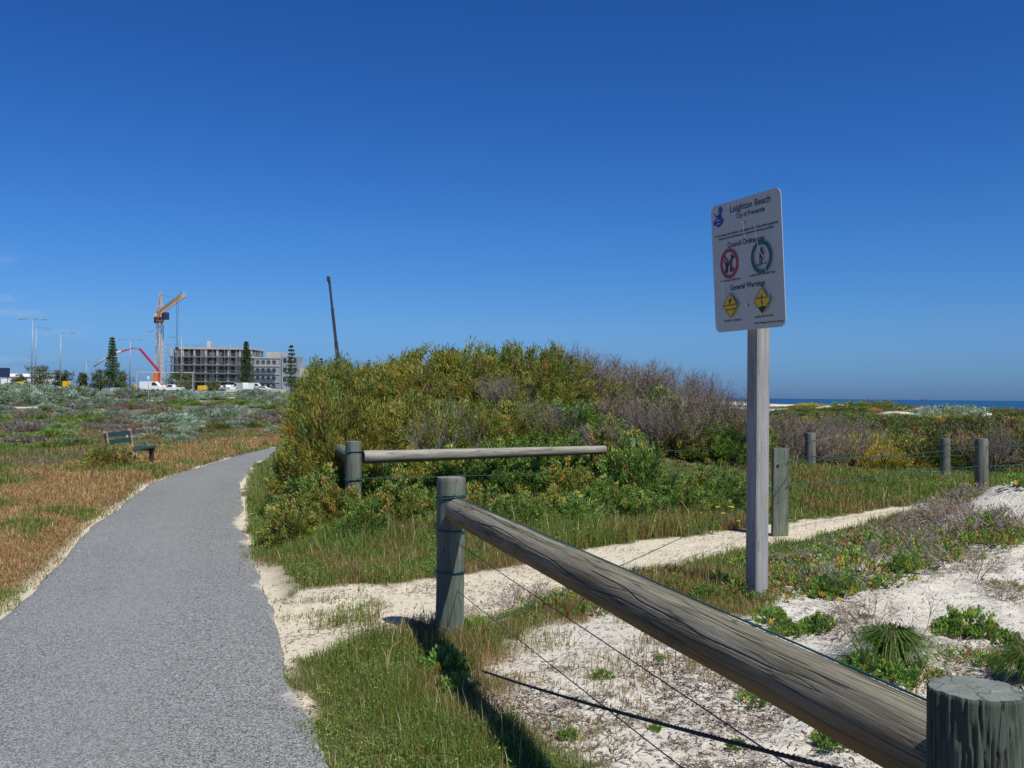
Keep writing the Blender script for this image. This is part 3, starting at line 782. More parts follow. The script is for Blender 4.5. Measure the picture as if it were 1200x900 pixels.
# right of the path: foreground patch, the strips beside the sandy track and the band before the thicket
x, y = wedge(880000, 2.6, 30, -15.5, 38)
sand_, dry_, a1, a2, eL_, eR_ = masks(x, y)
foD = sdist(FORE, x, y)
dens = np.clip(1.0 - sand_ * 1.02, 0, 1) * (eR_ > -0.13 * sm(fbm(x * 2.2, y * 2.2, 88., 3), .42, .62))
dens = np.where(sdist(TRACK, x, y) > 0.0, dens * 0.5, dens)
tuft = sm(fbm(x * 3.2, y * 3.2, 91.0, 3), 0.52, 0.64)
left_track = (x < -0.9) & (y < 9.6) & (y > 6.6)
dens = np.where(left_track & (sand_ > .3), 0.35 * sm(fbm(x * 2.5, y * 4.0, 93.0, 3), .54, .62), dens)
dens = np.where((foD > -0.1) & (x < 1.3) & (y < 7), np.maximum(dens, 0.20 * tuft), dens)
dens = np.where((y > 14.5) & (x < 4.2), dens * 0.15, dens)
keep = (rng.random(len(x)) < dens) & ~((y > 24) & (x > 3))
x, y, a1, sand_ = x[keep], y[keep], a1[keep], sand_[keep]
n = len(x); r = np.hypot(x, y)
big_ = fbm(x * .8, y * .8, 95.0, 3)
sparse = sm(sdist(FORE, x, y), -.3, .2)
hgt = 0.075 + 0.085 * sm(big_, .35, .65)
band = (y > 8.4)
hgt = np.where(band, 0.11 + 0.19 * sm(y, 8.9, 10.6) * sm(big_, .3, .6), hgt) * (1 - 0.45 * sm(x, 1.5, 3.5))
hgt = hgt * (0.45 + 0.75 * rng.random(n)) * np.where(sparse > .5, 0.6, 1.0)
nearedge = sm(x - pathR(y), 0.0, 0.5); hgt *= 0.45 + 0.55 * nearedge
gw = np.clip(0.55 - (big_ - .5) * 3.6 - 0.45 * (1 - nearedge) * 0 + np.where(band, .10, .05) - sparse * .6, 0.08, 0.93)
fb_ = fbm(x * 2.6, y * 2.6, 96.0, 3)
gw = np.clip(gw + np.where(band & (y > 9.0), .42, 0) + np.where(band & (x < -1.2), .35, 0) - (fb_ - .5) * 2.2, .05, .96)
gw = np.where(~band, gw * np.where(x - pathR(y) > 1.1, .62, .85), gw)
gw = np.where((~band) & (x - pathR(y) < 0.6), np.maximum(gw, .8), gw)
col = mixcol(1 - gw, GB, GG, n)
blades('field_grass', x, y, hgt, np.maximum(.0035, r * .00062) * (0.7 + .6 * rng.random(n)), col, label='green and straw coloured wild grass right of the path')
# paler seed stalks
k = rng.random(n) < 0.007
blades('seed_grass', x[k], y[k], hgt[k] * 1.35 + .05, np.maximum(.0035, r[k] * .0006), palette([(0.42, 0.36, 0.22, 3), (0.30, 0.20, 0.12, 2)], k.sum(), .2), lean=.25, label='pale dry seeding grass stalks standing above the green grass')

# small broad leaved weeds filling the sward
kw = (rng.random(n) < .28) & (fb_ < .52) & (gw > .4) & (sparse < .5)
xw, yw = x[kw], y[kw]; nw = len(xw); zw = H(xw, yw) + hgt[kw] * rng.random(nw) * .8 + .01
rw_ = np.hypot(xw, yw)
lw = leaves('weeds', np.stack([xw, yw, zw], 1), rng.normal(size=(nw, 3)) + [0, 0, .5], (.011 + .010 * rng.random(nw)) * np.clip(rw_ / 7, .8, 1.8), (.007 + .005 * rng.random(nw)) * np.clip(rw_ / 7, .8, 1.8), palette(LEAFY, nw, .15), M_VEG)
tag(lw, 'small round leaved green weeds growing through the grass', 'weeds', None, 'stuff')
# left of the path
x, y = wedge(720000, 4.5, 60, -40, -11)
sand_, dry_, a1, a2, eL_, eR_ = masks(x, y)
keep = ~((abs(x + 7.75) < .55) & (abs(y - 20.9) < 1.3)) & (eL_ > -0.09 * sm(fbm(x * 2.2, y * 2.2, 89., 3), .42, .62)) & (rng.random(len(x)) < (1 - .85 * sand_) * np.where(y > 40, .5, 1) * (1 - .72 * sm(fbm(x * .9, y * .9, 101., 3), .56, .64)))
x, y, dry_, eL_ = x[keep], y[keep], dry_[keep], eL_[keep]; n = len(x); r = np.hypot(x, y)
g_ = fbm(x * 1.1, y * .8, 97.0, 4)
gw = np.where(dry_ > .5, sm(g_, .60, .70) * np.where(r < 11, .25, .75), sm(g_, .50, .66) * .8)
orange = sm(fbm(x * .3, y * .22, 99., 3), .46, .56)
col = np.where((rng.random(n) < gw)[:, None], palette(GG, n, .15), np.where((rng.random(n) < np.where(dry_ > .5, .9, np.where(r < 14, .7, .12 + .30 * orange)))[:, None], palette(GO, n, .15), palette([(0.14, 0.115, 0.085, 3), (0.10, 0.105, 0.045, 3), (0.18, 0.16, 0.14, 1.5), (.15, .085, .05, 1)], n, .15)))
hgt = (0.055 + 0.09 * rng.random(n)) * (0.5 + .5 * sm(eL_, 0, .6)) * (1 + .5 * gw) * np.clip(r / 14, .8, 1.4)
blades('dry_grass', x, y, hgt, np.maximum(.004, r * .0007) * (.7 + .6 * rng.random(n)), col, lean=.55, label='short orange and green wild grass left of the path')

# dry litter on the sand
g = np.random.default_rng(5)
x, y = wedge(150000, 2.4, 14, -16, 32, g)
sd, *_r = masks(x, y)
tk = sdist(TRACK, x, y)
keep = (sd > .5) & (g.random(len(x)) < np.where((tk > 0) | (x < -.5), .30, .5) * (0.3 + 1.2 * sm(fbm(x * 1.8, y * 1.8, 111., 3), .42, .62)))
x, y = x[keep], y[keep]; n = len(x)
z = H(x, y); L = g.gamma(2.0, 0.016, n) + .01; a = g.random(n) * 2 * np.pi
d = np.stack([np.cos(a), np.sin(a), g.normal(0, .18, n)], 1); s = np.stack([-np.sin(a), np.cos(a), np.zeros(n)], 1)
P0 = np.stack([x, y, z + .004], 1); wd = (0.0022 + .002 * g.random(n))[:, None]
ben = s * (g.normal(0, .25, n) * L)[:, None]
up_ = np.array([0, 0, 1.0])
Vv = np.stack([P0 - s * wd, P0 + s * wd, P0 + d * L[:, None] * .5 + ben + s * wd + up_ * .004, P0 + d * L[:, None] * .5 + ben - s * wd + up_ * .004, P0 + d * L[:, None] + s * wd * .4, P0 + d * L[:, None] - s * wd * .4], 1).reshape(-1, 3)
o = np.arange(n)[:, None] * 6
lit = npmesh('dry_litter', Vv, [o + np.array([0, 1, 2, 3]), o + np.array([3, 2, 4, 5])], M_TWIG, attrs={'Col': np.repeat(palette([(0.17, 0.12, 0.10, 3), (0.30, 0.24, 0.19, 3), (0.10, 0.075, 0.06, 2), (.42, .36, .30, 1)], n, .2, g), 6, 0)})
tag(lit, 'scattered dry twigs and plant litter on the white sand', 'plant litter', None, 'stuff')

# ------------------------------------------------------------------ plants on the sand
SUC = [(0.09, 0.155, 0.035, 4), (0.14, 0.19, 0.045, 3), (0.05, 0.09, 0.025, 2), (0.30, 0.24, 0.03, .5)]
suc = [shrub('coastal_daisy', 120 + i, 0.24, 0.16, 70, 26, 0.028, 0.036, 0.018, SUC, up=.5, stems=8, outw=.6) for i in range(3)]
creep = [shrub('creeping_plant', 130 + i, 0.40, 0.10, 90, 14, 0.03, 0.030, 0.016, SUC + RUST[:1], up=.5, stems=14, outw=.6) for i in range(2)]
def gp(px, py, it=4):
    z = 0.0
    for _ in range(it):
        p = at(px, py, z); z = 0.5 * z + 0.5 * Hs(p.x, p.y)
    return p
for (px, py, s, v, lab) in (
    (905, 735, 1.0, 0, 'green daisy clump on the sand just right of the sign post foot'), (935, 745, .8, 1, 'small green daisy clump second to the right of the sign post foot'),
    (965, 700, 1.1, 2, 'green daisy clump upslope to the right of the sign post'), (990, 690, 1.0, 0, 'green daisy clump between the sign post and the tussock'),
    (962, 738, .9, 1, 'bright green daisy clump left of the tussock'), (1000, 660, 1.1, 2, 'daisy clump in the weedy strip below the square topped post'),
    (955, 660, 1.0, 1, 'daisy clump just right of the sleeper post'), (1130, 742, 1.25, 0, 'leafy daisy clump right of the tussock'),
    (1158, 750, .9, 1, 'daisy clump between the tussock and the right edge'), (1105, 745, .8, 2, 'small daisy clump touching the right side of the tussock'),
    (1150, 635, .9, 1, 'green plant on the upper slope of the sand hummock'), (1175, 620, .6, 2, 'small green plant near the top of the sand hummock'),
    (1195, 608, .5, 0, 'tiny green plant at the right edge on the hummock'), (1110, 655, 1.1, 2, 'green leafy plant among the twigs on the hummock'),
    (1065, 670, 1.2, 0, 'wide green plant at the lower edge of the hummock'), (1020, 690, .9, 1, 'low green plant below the weedy strip'),
    (885, 825, .6, 0, 'small green plant on the sand beside the rail'), (975, 880, .7, 1, 'small yellow green plant just below the rail'),
    (968, 868, .5, 2, 'tiny green plant below the rail near its thick end'), (1160, 785, .6, 0, 'sprig of green leaves behind the near post'),
    (1190, 760, .8, 1, 'leafy sprig at the right edge behind the near post'), (700, 700, .7, 2, 'low green plant on the strip beside the sandy track'),
    (850, 690, 1.0, 0, 'green plant just left of the sign post foot'), (825, 700, .9, 1, 'second green plant left of the sign post foot'),
    (520, 790, 1.0, 2, 'leafy pale green plant at the foot of the rail post'), (530, 815, .7, 0, 'lower leafy plant in front of the rail post'),
    (1050, 800, 1.0, 1, 'leafy mat under the left side of the tussock'), (1010, 790, .9, 2, 'small leafy mat left of the tussock'), (555, 745, .8, 0, 'small green plant right beside the rail post')):
    p = gp(px, py); place(suc[v], p.x, p.y, s=s * (.62 if px > 600 else .68), label=lab, cat='coastal plant')
for i, (px, py, s) in enumerate(((940, 690, 1.0), (1040, 650, 1.2), (1090, 640, 1.1), (760, 690, 1), (1000, 675, 1.2), (900, 668, 1.0), (870, 700, .8), (1120, 640, 1.0), (660, 715, .9), (1180, 690, .4), (1070, 800, .7), (1140, 775, .5))):
    p = gp(px, py); place(creep[i % 2], p.x, p.y, s=s, label='flat creeping green plant spreading over the white sand', cat='creeping plant', group='creeping plants on the sand')

_pg = random.Random(4)
for i in range(34):
    px = _pg.uniform(890, 1195); py = np.interp(px, [890, 1000, 1100, 1200], [688, 660, 628, 606]) + _pg.uniform(-16, 34)
    p = gp(px, py); place(creep[i % 2] if i % 3 else suc[i % 3], p.x, p.y, s=_pg.uniform(.5, .95), label='low green creeper on the upper sand slope', cat='creeping plant', group='creeping plants on the upper slope')
for i in range(16):
    px = _pg.uniform(640, 1190); py = _pg.uniform(700, 880)
    p = gp(px, py); place(suc[i % 3], p.x, p.y, s=_pg.uniform(.14, .30), label='tiny green seedling sprouting from the white sand', cat='seedling', group='seedlings on the white sand')
# dead grey plants on the hummock and in the strip
DG = [(0.33, 0.28, 0.26, 3), (0.24, 0.19, 0.175, 3), (.42, .38, .35, 1)]
dead = [bare('dead_bush', 140 + i, 13, 0.30, 0.34, 2, DG, RUST, 60, r0=0.005, kids=3, angle=.7, up=.05) for i in range(2)]
for i, (px, py, s, lab) in enumerate(((1135, 672, 1.0, 'bare grey dead bush on the slope of the sand hummock'), (1110, 640, .9, 'grey dead bush behind the leafy plants on the hummock'), (1085, 625, .8, None), (1060, 640, .9, None), (1030, 660, .8, None), (1010, 650, .7, None), (1095, 655, .8, None), (1130, 610, .7, None), (1160, 600, .6, None), (1075, 668, .8, None), (985, 665, .7, None), (1170, 700, .6, None), (1010, 735, .7, None), (600, 712, .7, None), (625, 700, .6, None), (545, 740, .7, None), (720, 690, .6, None), (500, 745, .55, None), *[(_pg.uniform(900, 1190), 0, _pg.uniform(.6, 1.0), 0) for _ in range(26)], *[(_pg.uniform(1050, 1165), 1, _pg.uniform(.6, 1.0), 0) for _ in range(22)])):
    if py == 1: py = np.interp(px, [1060, 1100, 1150, 1200], [622, 604, 586, 580]) + _pg.uniform(0, 26)
    if not py: py = np.interp(px, [890, 1000, 1100, 1200], [684, 655, 622, 596]) + _pg.uniform(-14, 30)
    p = gp(px, py); place(dead[i % 2], p.x, p.y, s=s, label=lab or 'dead grey stem tangle on the sandy ground', cat='dead plant', group=None if lab else 'small dead stem tangles')
# tussock with dead flower stalks
p = gp(1045, 778)
tus = empty('tussock', (0, 0, 0))
g = np.random.default_rng(9); n = 900
a = g.random(n) * 2 * np.pi; rad = 0.06 * np.sqrt(g.random(n)); out = 0.10 + 0.26 * g.random(n)
Vv = []; hh = 0.16 + .12 * g.random(n)
S = np.stack([-np.sin(a), np.cos(a), 0 * a], 1) * .0035
for f_ in (0, .33, .66, 1.0):
    rr_ = rad + out * f_ ** 1.2; zz = hh * (1 - (1 - 1.9 * f_) ** 2) * .9 if f_ < .5 else hh * (0.87 - (f_ - .5) * 1.1)
    c_ = np.stack([np.cos(a) * rr_, np.sin(a) * rr_, zz], 1); k_ = 1 - .85 * f_
    Vv += [c_ - S * k_, c_ + S * k_]
Vv = np.stack(Vv, 1).reshape(-1, 3); o = np.arange(n)[:, None] * 8
npmesh('leaf_blades', Vv, [np.concatenate([o + np.array([k, k + 1, k + 3, k + 2]) for k in (0, 2, 4)])], M_GRASS, tus, attrs={'Col': np.repeat(palette([(0.035, 0.075, 0.014, 4), (0.065, 0.11, 0.02, 3), (.20, .15, .05, .4)], n, .15, g), 8, 0)})
for k in range(6): twigs('stalk', 99 + k, 1, 0.44, 0.42, 2, [(0.26, 0.16, 0.12, 2), (.33, .24, .19, 1)], r0=0.0035, kids=3, angle=.5, root=tus, pname='flower_stalk', up=.1)
place(tus, p.x, p.y, s=1.0, label='arching dark green grass tussock with dead brown stalks on the white sand', cat='tussock')
p = gp(1198, 800); t2 = place(tus, p.x + .05, p.y, s=.8, label='half hidden grass tussock at the right edge behind the near post', cat='tussock')

# wild flowers
mf = plain('yellow_petals', (0.80, 0.62, 0.03), 0.6); mst = plain('flower_stem_green', (0.08, 0.13, 0.03), .7)
fl = empty('wildflower', (0, 0, 0)); mb = MB(); mb.tube([(0, 0, 0), (.01, 0, .15), (0, 0.01, .28)], .002, 4); mb.build('stem', mst, fl)
mb = MB()
for k in range(8):
    an = k * math.pi / 4; c_, s_ = math.cos(an), math.sin(an)
    mb.add([(0, 0.01, .28), (c_ * .02 - s_ * .008, .01 + s_ * .02 + c_ * .008, .287), (c_ * .034, .01 + s_ * .034, .283), (c_ * .02 + s_ * .008, .01 + s_ * .02 - c_ * .008, .287)], [(0, 1, 2, 3)])
mb.build('petal', mf, fl)
for (px, py, s) in ((842, 603, 1), (848, 608, .9), (856, 606, 1.1), (858, 597, .8), (858, 626, .7), (866, 612, .7), (940, 600, .6), (955, 606, .5), (925, 604, .5), (980, 590, .5), (1010, 592, .5), (1040, 592, .6), (1060, 560, .8), (1062, 556, .8), (968, 573, .5), (905, 608, .5), (930, 612, .5)):
    p = gp(px, py + 20); place(fl, p.x, p.y, s=s, label='small yellow wildflower in the grass near the sandy track', cat='flower', group='yellow flowers near the track')
for (px, py) in ((217, 500), (225, 499), (243, 500), (177, 512), (258, 493), (20, 533), (310, 497)):
    p = gp(px, py + 8); place(fl, p.x, p.y, s=1.6, label='yellow wildflower in the dry grass left of the path', cat='flower', group='yellow flowers left of the path')

# ------------------------------------------------------------------ log posts and rails
def log(name, mat, parent, A, B, r0, r1, seed, nth=48, nl=60, cracks=8, gouge=0.0, crackw=0.03, depth=0.004, topmat=True, knob=0.0, rag=0.0):
    """round timber with real cracks; its object z axis runs along the log, its x axis points up as far as it can"""
    g = np.random.default_rng(seed)
    A = Vector(A); B = Vector(B); d = (B - A); L = d.length; d.normalize()
    u = Vector((0, 0, 1)) if abs(d.z) < .9 else Vector((0, -1, 0))
    u = (u - d * u.dot(d)).normalized(); w = d.cross(u)
    th_ = np.arange(nth) * 2 * np.pi / nth; l = np.linspace(0, L, nl)
    TT, LL = np.meshgrid(th_, l)
    rad = r0 + (r1 - r0) * LL / L
    cx_ = np.cos(TT); cy_ = np.sin(TT)
    rad = rad * (1 + 0.03 * (vn(LL * 1.7 + 3, cx_ * 1.1, seed) - .5) * 2 + 0.035 * (vn(cx_ * 2.2 + 9, cy_ * 2.2 + LL * .8, seed + 1) - .5))
    ck = np.zeros_like(rad)
    for i in range(cracks):
        a0 = g.random() * 2 * np.pi; l0 = g.random() * L * .7 - .1 * L; l1 = l0 + L * (.25 + .6 * g.random())
        wob = a0 + 0.35 * (fbm(LL[:, 0] * 1.6 + i * 9, LL[:, 0] * 0 + i, seed + 2., 3) - .5) * 2 + 0.10 * (LL[:, 0] - l0)
        dth = (TT - wob[:, None] + np.pi) % (2 * np.pi) - np.pi
        amp = sm(LL, l0, l0 + .3) * (1 - sm(LL, l1 - .3, l1)) * (0.5 + .7 * g.random())
        e = np.exp(-(dth / crackw) ** 2) * amp
        ck = np.maximum(ck, e)
    rad = rad - depth * ck
    if gouge > 0:
        s = vn(TT * 13 + LL * 5, LL * 11, seed + 5.) * .5 + vn(TT * 27 + LL * 4.0, LL * 19, seed + 7.) * .5
        gg = sm(s, .50, .68); rad = rad - gouge * gg; ck = np.maximum(ck, gg * .38)
    nx = rad * cx_; nyv = rad * cy_
    Vv = np.stack([nx, nyv, LL + 0], -1)
    if rag > 0: Vv[-1, :, 2] += rag * (vn(th_ * 6, th_ * 0, seed + 8.) - .7)
    Vv[-1] = Vv[-1] * [.965, .965, 1]; Vv[0] = Vv[0] * [.97, .97, 1]
    Vv = Vv.reshape(-1, 3)
    ii = np.arange(nl * nth).reshape(nl, nth)
    q = np.stack([ii[:-1], np.roll(ii[:-1], -1, 1), np.roll(ii[1:], -1, 1), ii[1:]], -1).reshape(-1, 4)
    Mx = Matrix((( u.x, w.x, d.x, 0), (u.y, w.y, d.y, 0), (u.z, w.z, d.z, 0), (0, 0, 0, 1)))
    off = Vector(parent.location) if parent is not None else Vector((0, 0, 0))
    ob = npmesh(name, Vv, [q], mat, parent, smooth=True, attrs={'crack': ck.ravel()})
    LMAT[ob.name] = Matrix.Translation(A - off) @ Mx; ob.matrix_local = LMAT[ob.name]
    # sawn ends
    for (zz, ring, flip) in ((l[-1], ii[-1], False), (0.0, ii[0], True)):
        rings = [Vv[ring]]
        for f_ in (.8, .6, .4, .2):
            p_ = Vv[ring] * [f_, f_, 1]; p_[:, 2] = zz + (vn(th_ * 3, th_ * 0 + f_ * 9, seed + 11.) - .5) * .004 + (rag * .15 if not flip else 0); rings.append(p_)
        P_ = np.concatenate(rings + [[[0, 0, zz]]]); m_ = len(rings)
        jj = np.arange(m_ * nth).reshape(m_, nth)
        q_ = np.stack([jj[:-1], np.roll(jj[:-1], -1, 1), np.roll(jj[1:], -1, 1), jj[1:]], -1).reshape(-1, 4)
        f3 = np.stack([jj[-1], np.roll(jj[-1], -1), np.full(nth, m_ * nth)], 1)
        if flip: q_ = q_[:, ::-1]; f3 = f3[:, ::-1]
        e_ = npmesh('sawn_end', P_, [q_, f3], M_ENDG, ob, smooth=False)
    return ob
t = NT('end_grain'); o = t.obj()
ln = t.N('VectorMath'); ln.operation = 'LENGTH'
sx = t.N('SeparateXYZ'); t.L(o, sx.inputs[0]); cxy = t.N('CombineXYZ'); t.L(sx.outputs[0], cxy.inputs[0]); t.L(sx.outputs[1], cxy.inputs[1]); t.L(cxy.outputs[0], ln.inputs[0])
rings = t.math('SINE', t.math('ADD', t.math('MULTIPLY', ln.outputs['Value'], 900), t.math('MULTIPLY', t.noise(30, 3, .6, o), 9)))
c = t.mix(t.rng(rings, -1, 1, 0, .35), (0.19, 0.20, 0.18), (0.12, 0.125, 0.11))
c = t.mix(t.rng(t.noise(26, 5, .7, o), .45, .62, 0, .6), c, (0.10, 0.125, 0.09))
c = t.mix(t.rng(t.noise(60, 4, .7, t.mapped(o, (1, .25, 1))), .60, .68, 0, .7), c, (0.32, 0.31, 0.31))
c = t.mix(t.rng(t.math('ABSOLUTE', t.math('SUBTRACT', t.noise(9, 2, .5, o), .5)), 0, .012, .85, 0), c, (.03, .03, .03))
t.L(c, t.b.inputs['Base Color']); t.b.inputs['Roughness'].default_value = .9
t.bump(t.noise(90, 4, .7, o), .6, .004)
M_ENDG = t.m

LMAT = {}
def rel(o, pts): return [Vector(p) - Vector(o.location) for p in pts]
def wire(parent, pts, r=0.0022, mat=None, name='wire', n=6):
    mb = MB(); mb.tube(rel(parent, pts), r, n); return mb.build(name, mat or M_WIRE, parent)
def loop(parent, post, cx, cy, z, r, wr=0.0025, tilt=0.0):
    """wire tied round a post: a sub-part of the post"""
    mb = MB(); pts = [Vector((cx + r * math.cos(a), cy + r * math.sin(a), z + tilt * math.cos(a))) for a in np.linspace(0, 2 * math.pi, 33)]
    inv = LMAT[post.name].inverted()
    mb.tube([inv @ p_ for p_ in rel(parent, pts)], wr, 5, cap=False)
    o = mb.build('wire_loop', M_WIRE, post)
    return o
def sagged(a, b, sag=0.02, n=14):
    a = Vector(a); b = Vector(b)
    return [a.lerp(b, i / n) - Vector((0, 0, 4 * sag * (i / n) * (1 - i / n))) for i in range(n + 1)]

# near fence: near post, far post and the big slanting rail
NP = Vector((0.862, 1.82, 0)); FP = Vector(((530 - 600) / F * 6.30, 6.30, 0))
fa = empty('post_and_rail_fence', (NP.x, NP.y, Hs(NP.x, NP.y)))
tag(fa, 'near log fence with one thick cracked rail between two round posts', 'fence')
post_n = log('post', M_NEAR, fa, (NP.x, NP.y, -0.15), (NP.x, NP.y, 1.068), .0845, .0825, 3, nth=220, nl=260, cracks=7, gouge=.0052, crackw=.03, depth=.006, rag=.002)
post_f = log('post', M_POST, fa, (FP.x, FP.y, -0.15), (FP.x, FP.y, 1.073), .092, .090, 8, nth=96, nl=90, cracks=6, depth=.004, crackw=.035, rag=.003)
RA = Vector((-0.335, 6.17, 0.872)); RB = Vector((0.916, 1.93, 0.872)); 
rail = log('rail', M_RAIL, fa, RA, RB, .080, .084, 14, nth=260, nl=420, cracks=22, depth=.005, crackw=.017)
wire(fa, [(FP.x + .02, FP.y - .10, .975), RA + Vector((0.0, -.02, .086)), RA.lerp(RB, .35) + Vector((.012, 0, .088)), RA.lerp(RB, .7) + Vector((.02, 0, .088)), RB + Vector((.0, .06, .09)), (NP.x + .01, NP.y + .085, .95)], .0032)
loop(fa, post_f, FP.x, FP.y, .962, .0985, .004); loop(fa, post_f, FP.x, FP.y, .948, .0985, .004, tilt=.012)
loop(fa, post_f, FP.x, FP.y, .735, .0985, .005, -.004); loop(fa, post_f, FP.x, FP.y, .475, .0985, .005, .004)
wire(fa, sagged((NP.x - .04, NP.y + .06, .715), (FP.x + .05, FP.y - .08, .660), .004), .0024)
wire(fa, sagged((NP.x - .04, NP.y + .06, .520), (FP.x + .05, FP.y - .08, .362), .004), .0024)
# twisted dark cable
cab = MB(); a0 = Vector((NP.x - .05, NP.y + .03, .86)); b0 = Vector((FP.x + .17, FP.y - .62, 0.03))
ax = (b0 - a0).normalized(); u_ = ax.cross(Vector((0, 0, 1))).normalized(); w_ = ax.cross(u_)
for s_ in range(3):
    pts = []
    for i in range(360):
        f_ = i / 359; c_ = a0.lerp(b0, f_) - Vector((0, 0, .03 * 4 * f_ * (1 - f_) * .6)); an = f_ * 2 * math.pi * 55 + s_ * 2.094
        pts.append(c_ + (u_ * math.cos(an) + w_ * math.sin(an)) * .0035)
    cab.tube(rel(fa, pts), .0036, 5)
cab.build('cable', M_CABLE, fa)
wire(fa, [(NP.x + .075, NP.y - .045, .885), (NP.x + .12, NP.y - .05, .87), (2.4, 1.55, .80)], .003)
mb = MB(); hx = Vector((NP.x + .052, NP.y - .066, .888)); mb.tube([LMAT[post_n.name].inverted() @ p_ for p_ in rel(fa, [hx, hx + Vector((.012, -.012, 0))])], .0095, 10); mb.build('wire_hole', M_CABLE, post_n)

# rear fence: post, rail, hidden end post, then wire run to the right
BP = Vector(((415 - 600) / F * 11.5, 11.5, 0)); EP = Vector(((738 - 600) / F * 13.2, 13.2, 0))
fb = empty('rail_and_wire_fence', (BP.x, BP.y, Hs(BP.x, BP.y)))
tag(fb, 'rear log fence before the thicket with a bleached rail and green wires', 'fence')
pb = log('post', M_POST, fb, (BP.x, BP.y, -.1), (BP.x, BP.y, 1.047), .094, .092, 21, nth=48, nl=40, rag=.003)
loop(fb, pb, BP.x, BP.y, .93, .101, .005); loop(fb, pb, BP.x, BP.y, .60, .101, .005)
pe = log('post', M_FARP, fb, (EP.x, EP.y, -.1), (EP.x, EP.y, 1.04), .09, .088, 22, nth=32, nl=20)
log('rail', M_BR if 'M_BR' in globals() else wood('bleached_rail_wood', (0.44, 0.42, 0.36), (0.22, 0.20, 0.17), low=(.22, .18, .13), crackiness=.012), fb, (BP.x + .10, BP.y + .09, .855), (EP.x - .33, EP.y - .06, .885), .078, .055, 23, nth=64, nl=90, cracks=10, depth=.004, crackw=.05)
log('rail', M_POST, fb, (BP.x - .02, BP.y + .16, .855), (BP.x - .36, BP.y + .95, .90), .082, .08, 24, nth=40, nl=20)
PR = [Vector(((950 - 600) / F * 17.4, 17.4, 0)), Vector(((1108 - 600) / F * 19.6, 19.6, 0)), Vector((13.2, 22.5, 0))]
tops = (0.99, .83, .95)
prev = EP
for k_, (p_, tp) in enumerate(zip(PR, tops)):
    gz_ = Hs(p_.x, p_.y)
    log('post', M_FARP, fb, (p_.x, p_.y, -.1), (p_.x, p_.y, tp), .095, .092, 25 + k_, nth=32, nl=24)
    for z_ in (.86, .58, .30):
        q_ = prev if k_ else EP
        wire(fb, sagged((q_.x + .02, q_.y - .1, z_ * (0.84 if k_ == 2 else 1)), (p_.x - .02, p_.y - .1, z_ * (.84 if k_ == 1 else 1)), .03), .0045)
    prev = p_
for z_ in (.62, .36):
    wire(fb, sagged((BP.x + .05, BP.y - .1, z_), (EP.x - .05, EP.y - .1, z_ + .02), .02), .004)

# right fence: notched half-round sleeper post to a round post on the hummock, plus the loose wire
SP = Vector(((914.5 - 600) / F * 11.1, 11.1, 0)); QP = Vector(((1150.5 - 600) / F * 15.3, 15.3, 0))
fc = empty('wire_fence', (SP.x, SP.y, Hs(SP.x, SP.y)))
tag(fc, 'wire fence from the flat faced post with a black hole to the hummock', 'fence')
yaw = Matrix.Rotation(math.radians(14), 3, 'Z')
mb = MB(); prof_ = [(-.10, -.02), (-.094, -.035), (.094, -.035), (.10, -.02)] + [(.10 * math.cos(a_), -.01 + .085 * math.sin(a_)) for a_ in np.linspace(.1, math.pi - .1, 12)]
nprof = len(prof_); levels = [-.1, .2, .5, .8, 1.0, 1.035]
vs = []
for z_ in levels:
    for (a_, b_) in prof_:
        v_ = yaw @ Vector((a_, b_, 0)); vs.append((v_.x, v_.y, z_))
fs = [tuple(range(nprof - 1, -1, -1)), tuple((len(levels) - 1) * nprof + i for i in range(nprof))]
for l_ in range(len(levels) - 1):
    for i in range(nprof): fs.append((l_ * nprof + i, l_ * nprof + (i + 1) % nprof, (l_ + 1) * nprof + (i + 1) % nprof, (l_ + 1) * nprof + i))
mb.add(vs, fs); ps = mb.build('post', M_POST, fc); ps.location = (0, 0, -fc.location.z)
for (a_, z_, r_) in ((-.045, .835, .021), (-.04, .60, .006), (-.035, .42, .006), (-.05, .90, .005)):
    v_ = yaw @ Vector((a_, -.036, 0)); w2 = yaw @ Vector((a_, -.038, 0))
    mb = MB(); mb.tube([(v_.x, v_.y, z_), (w2.x, w2.y, z_)], r_, 14, smooth=False); mb.build('bolt_hole', M_CABLE, ps)
log('post', M_FARP, fc, (QP.x, QP.y, -.1), (QP.x, QP.y, 1.0), .10, .098, 31, nth=32, nl=24)
for (z0, z1) in ((.90, .885), (.63, .585)):
    wire(fc, sagged((SP.x + .08, SP.y - .05, z0), (QP.x - .05, QP.y - .1, z1), .035), .0045)
    wire(fc, sagged((QP.x + .05, QP.y - .1, z1), (13.0, 17.2, z1 + .1), .03), .0045)
wire(fc, [(SP.x + .085, SP.y - .05, .74), (SP.x + .01, SP.y - .10, .66), (SP.x - .10, SP.y - .18, .56)] + sagged((SP.x - .12, SP.y - .20, .55), (FP.x + .08, FP.y - .05, .08), .03), .0035)

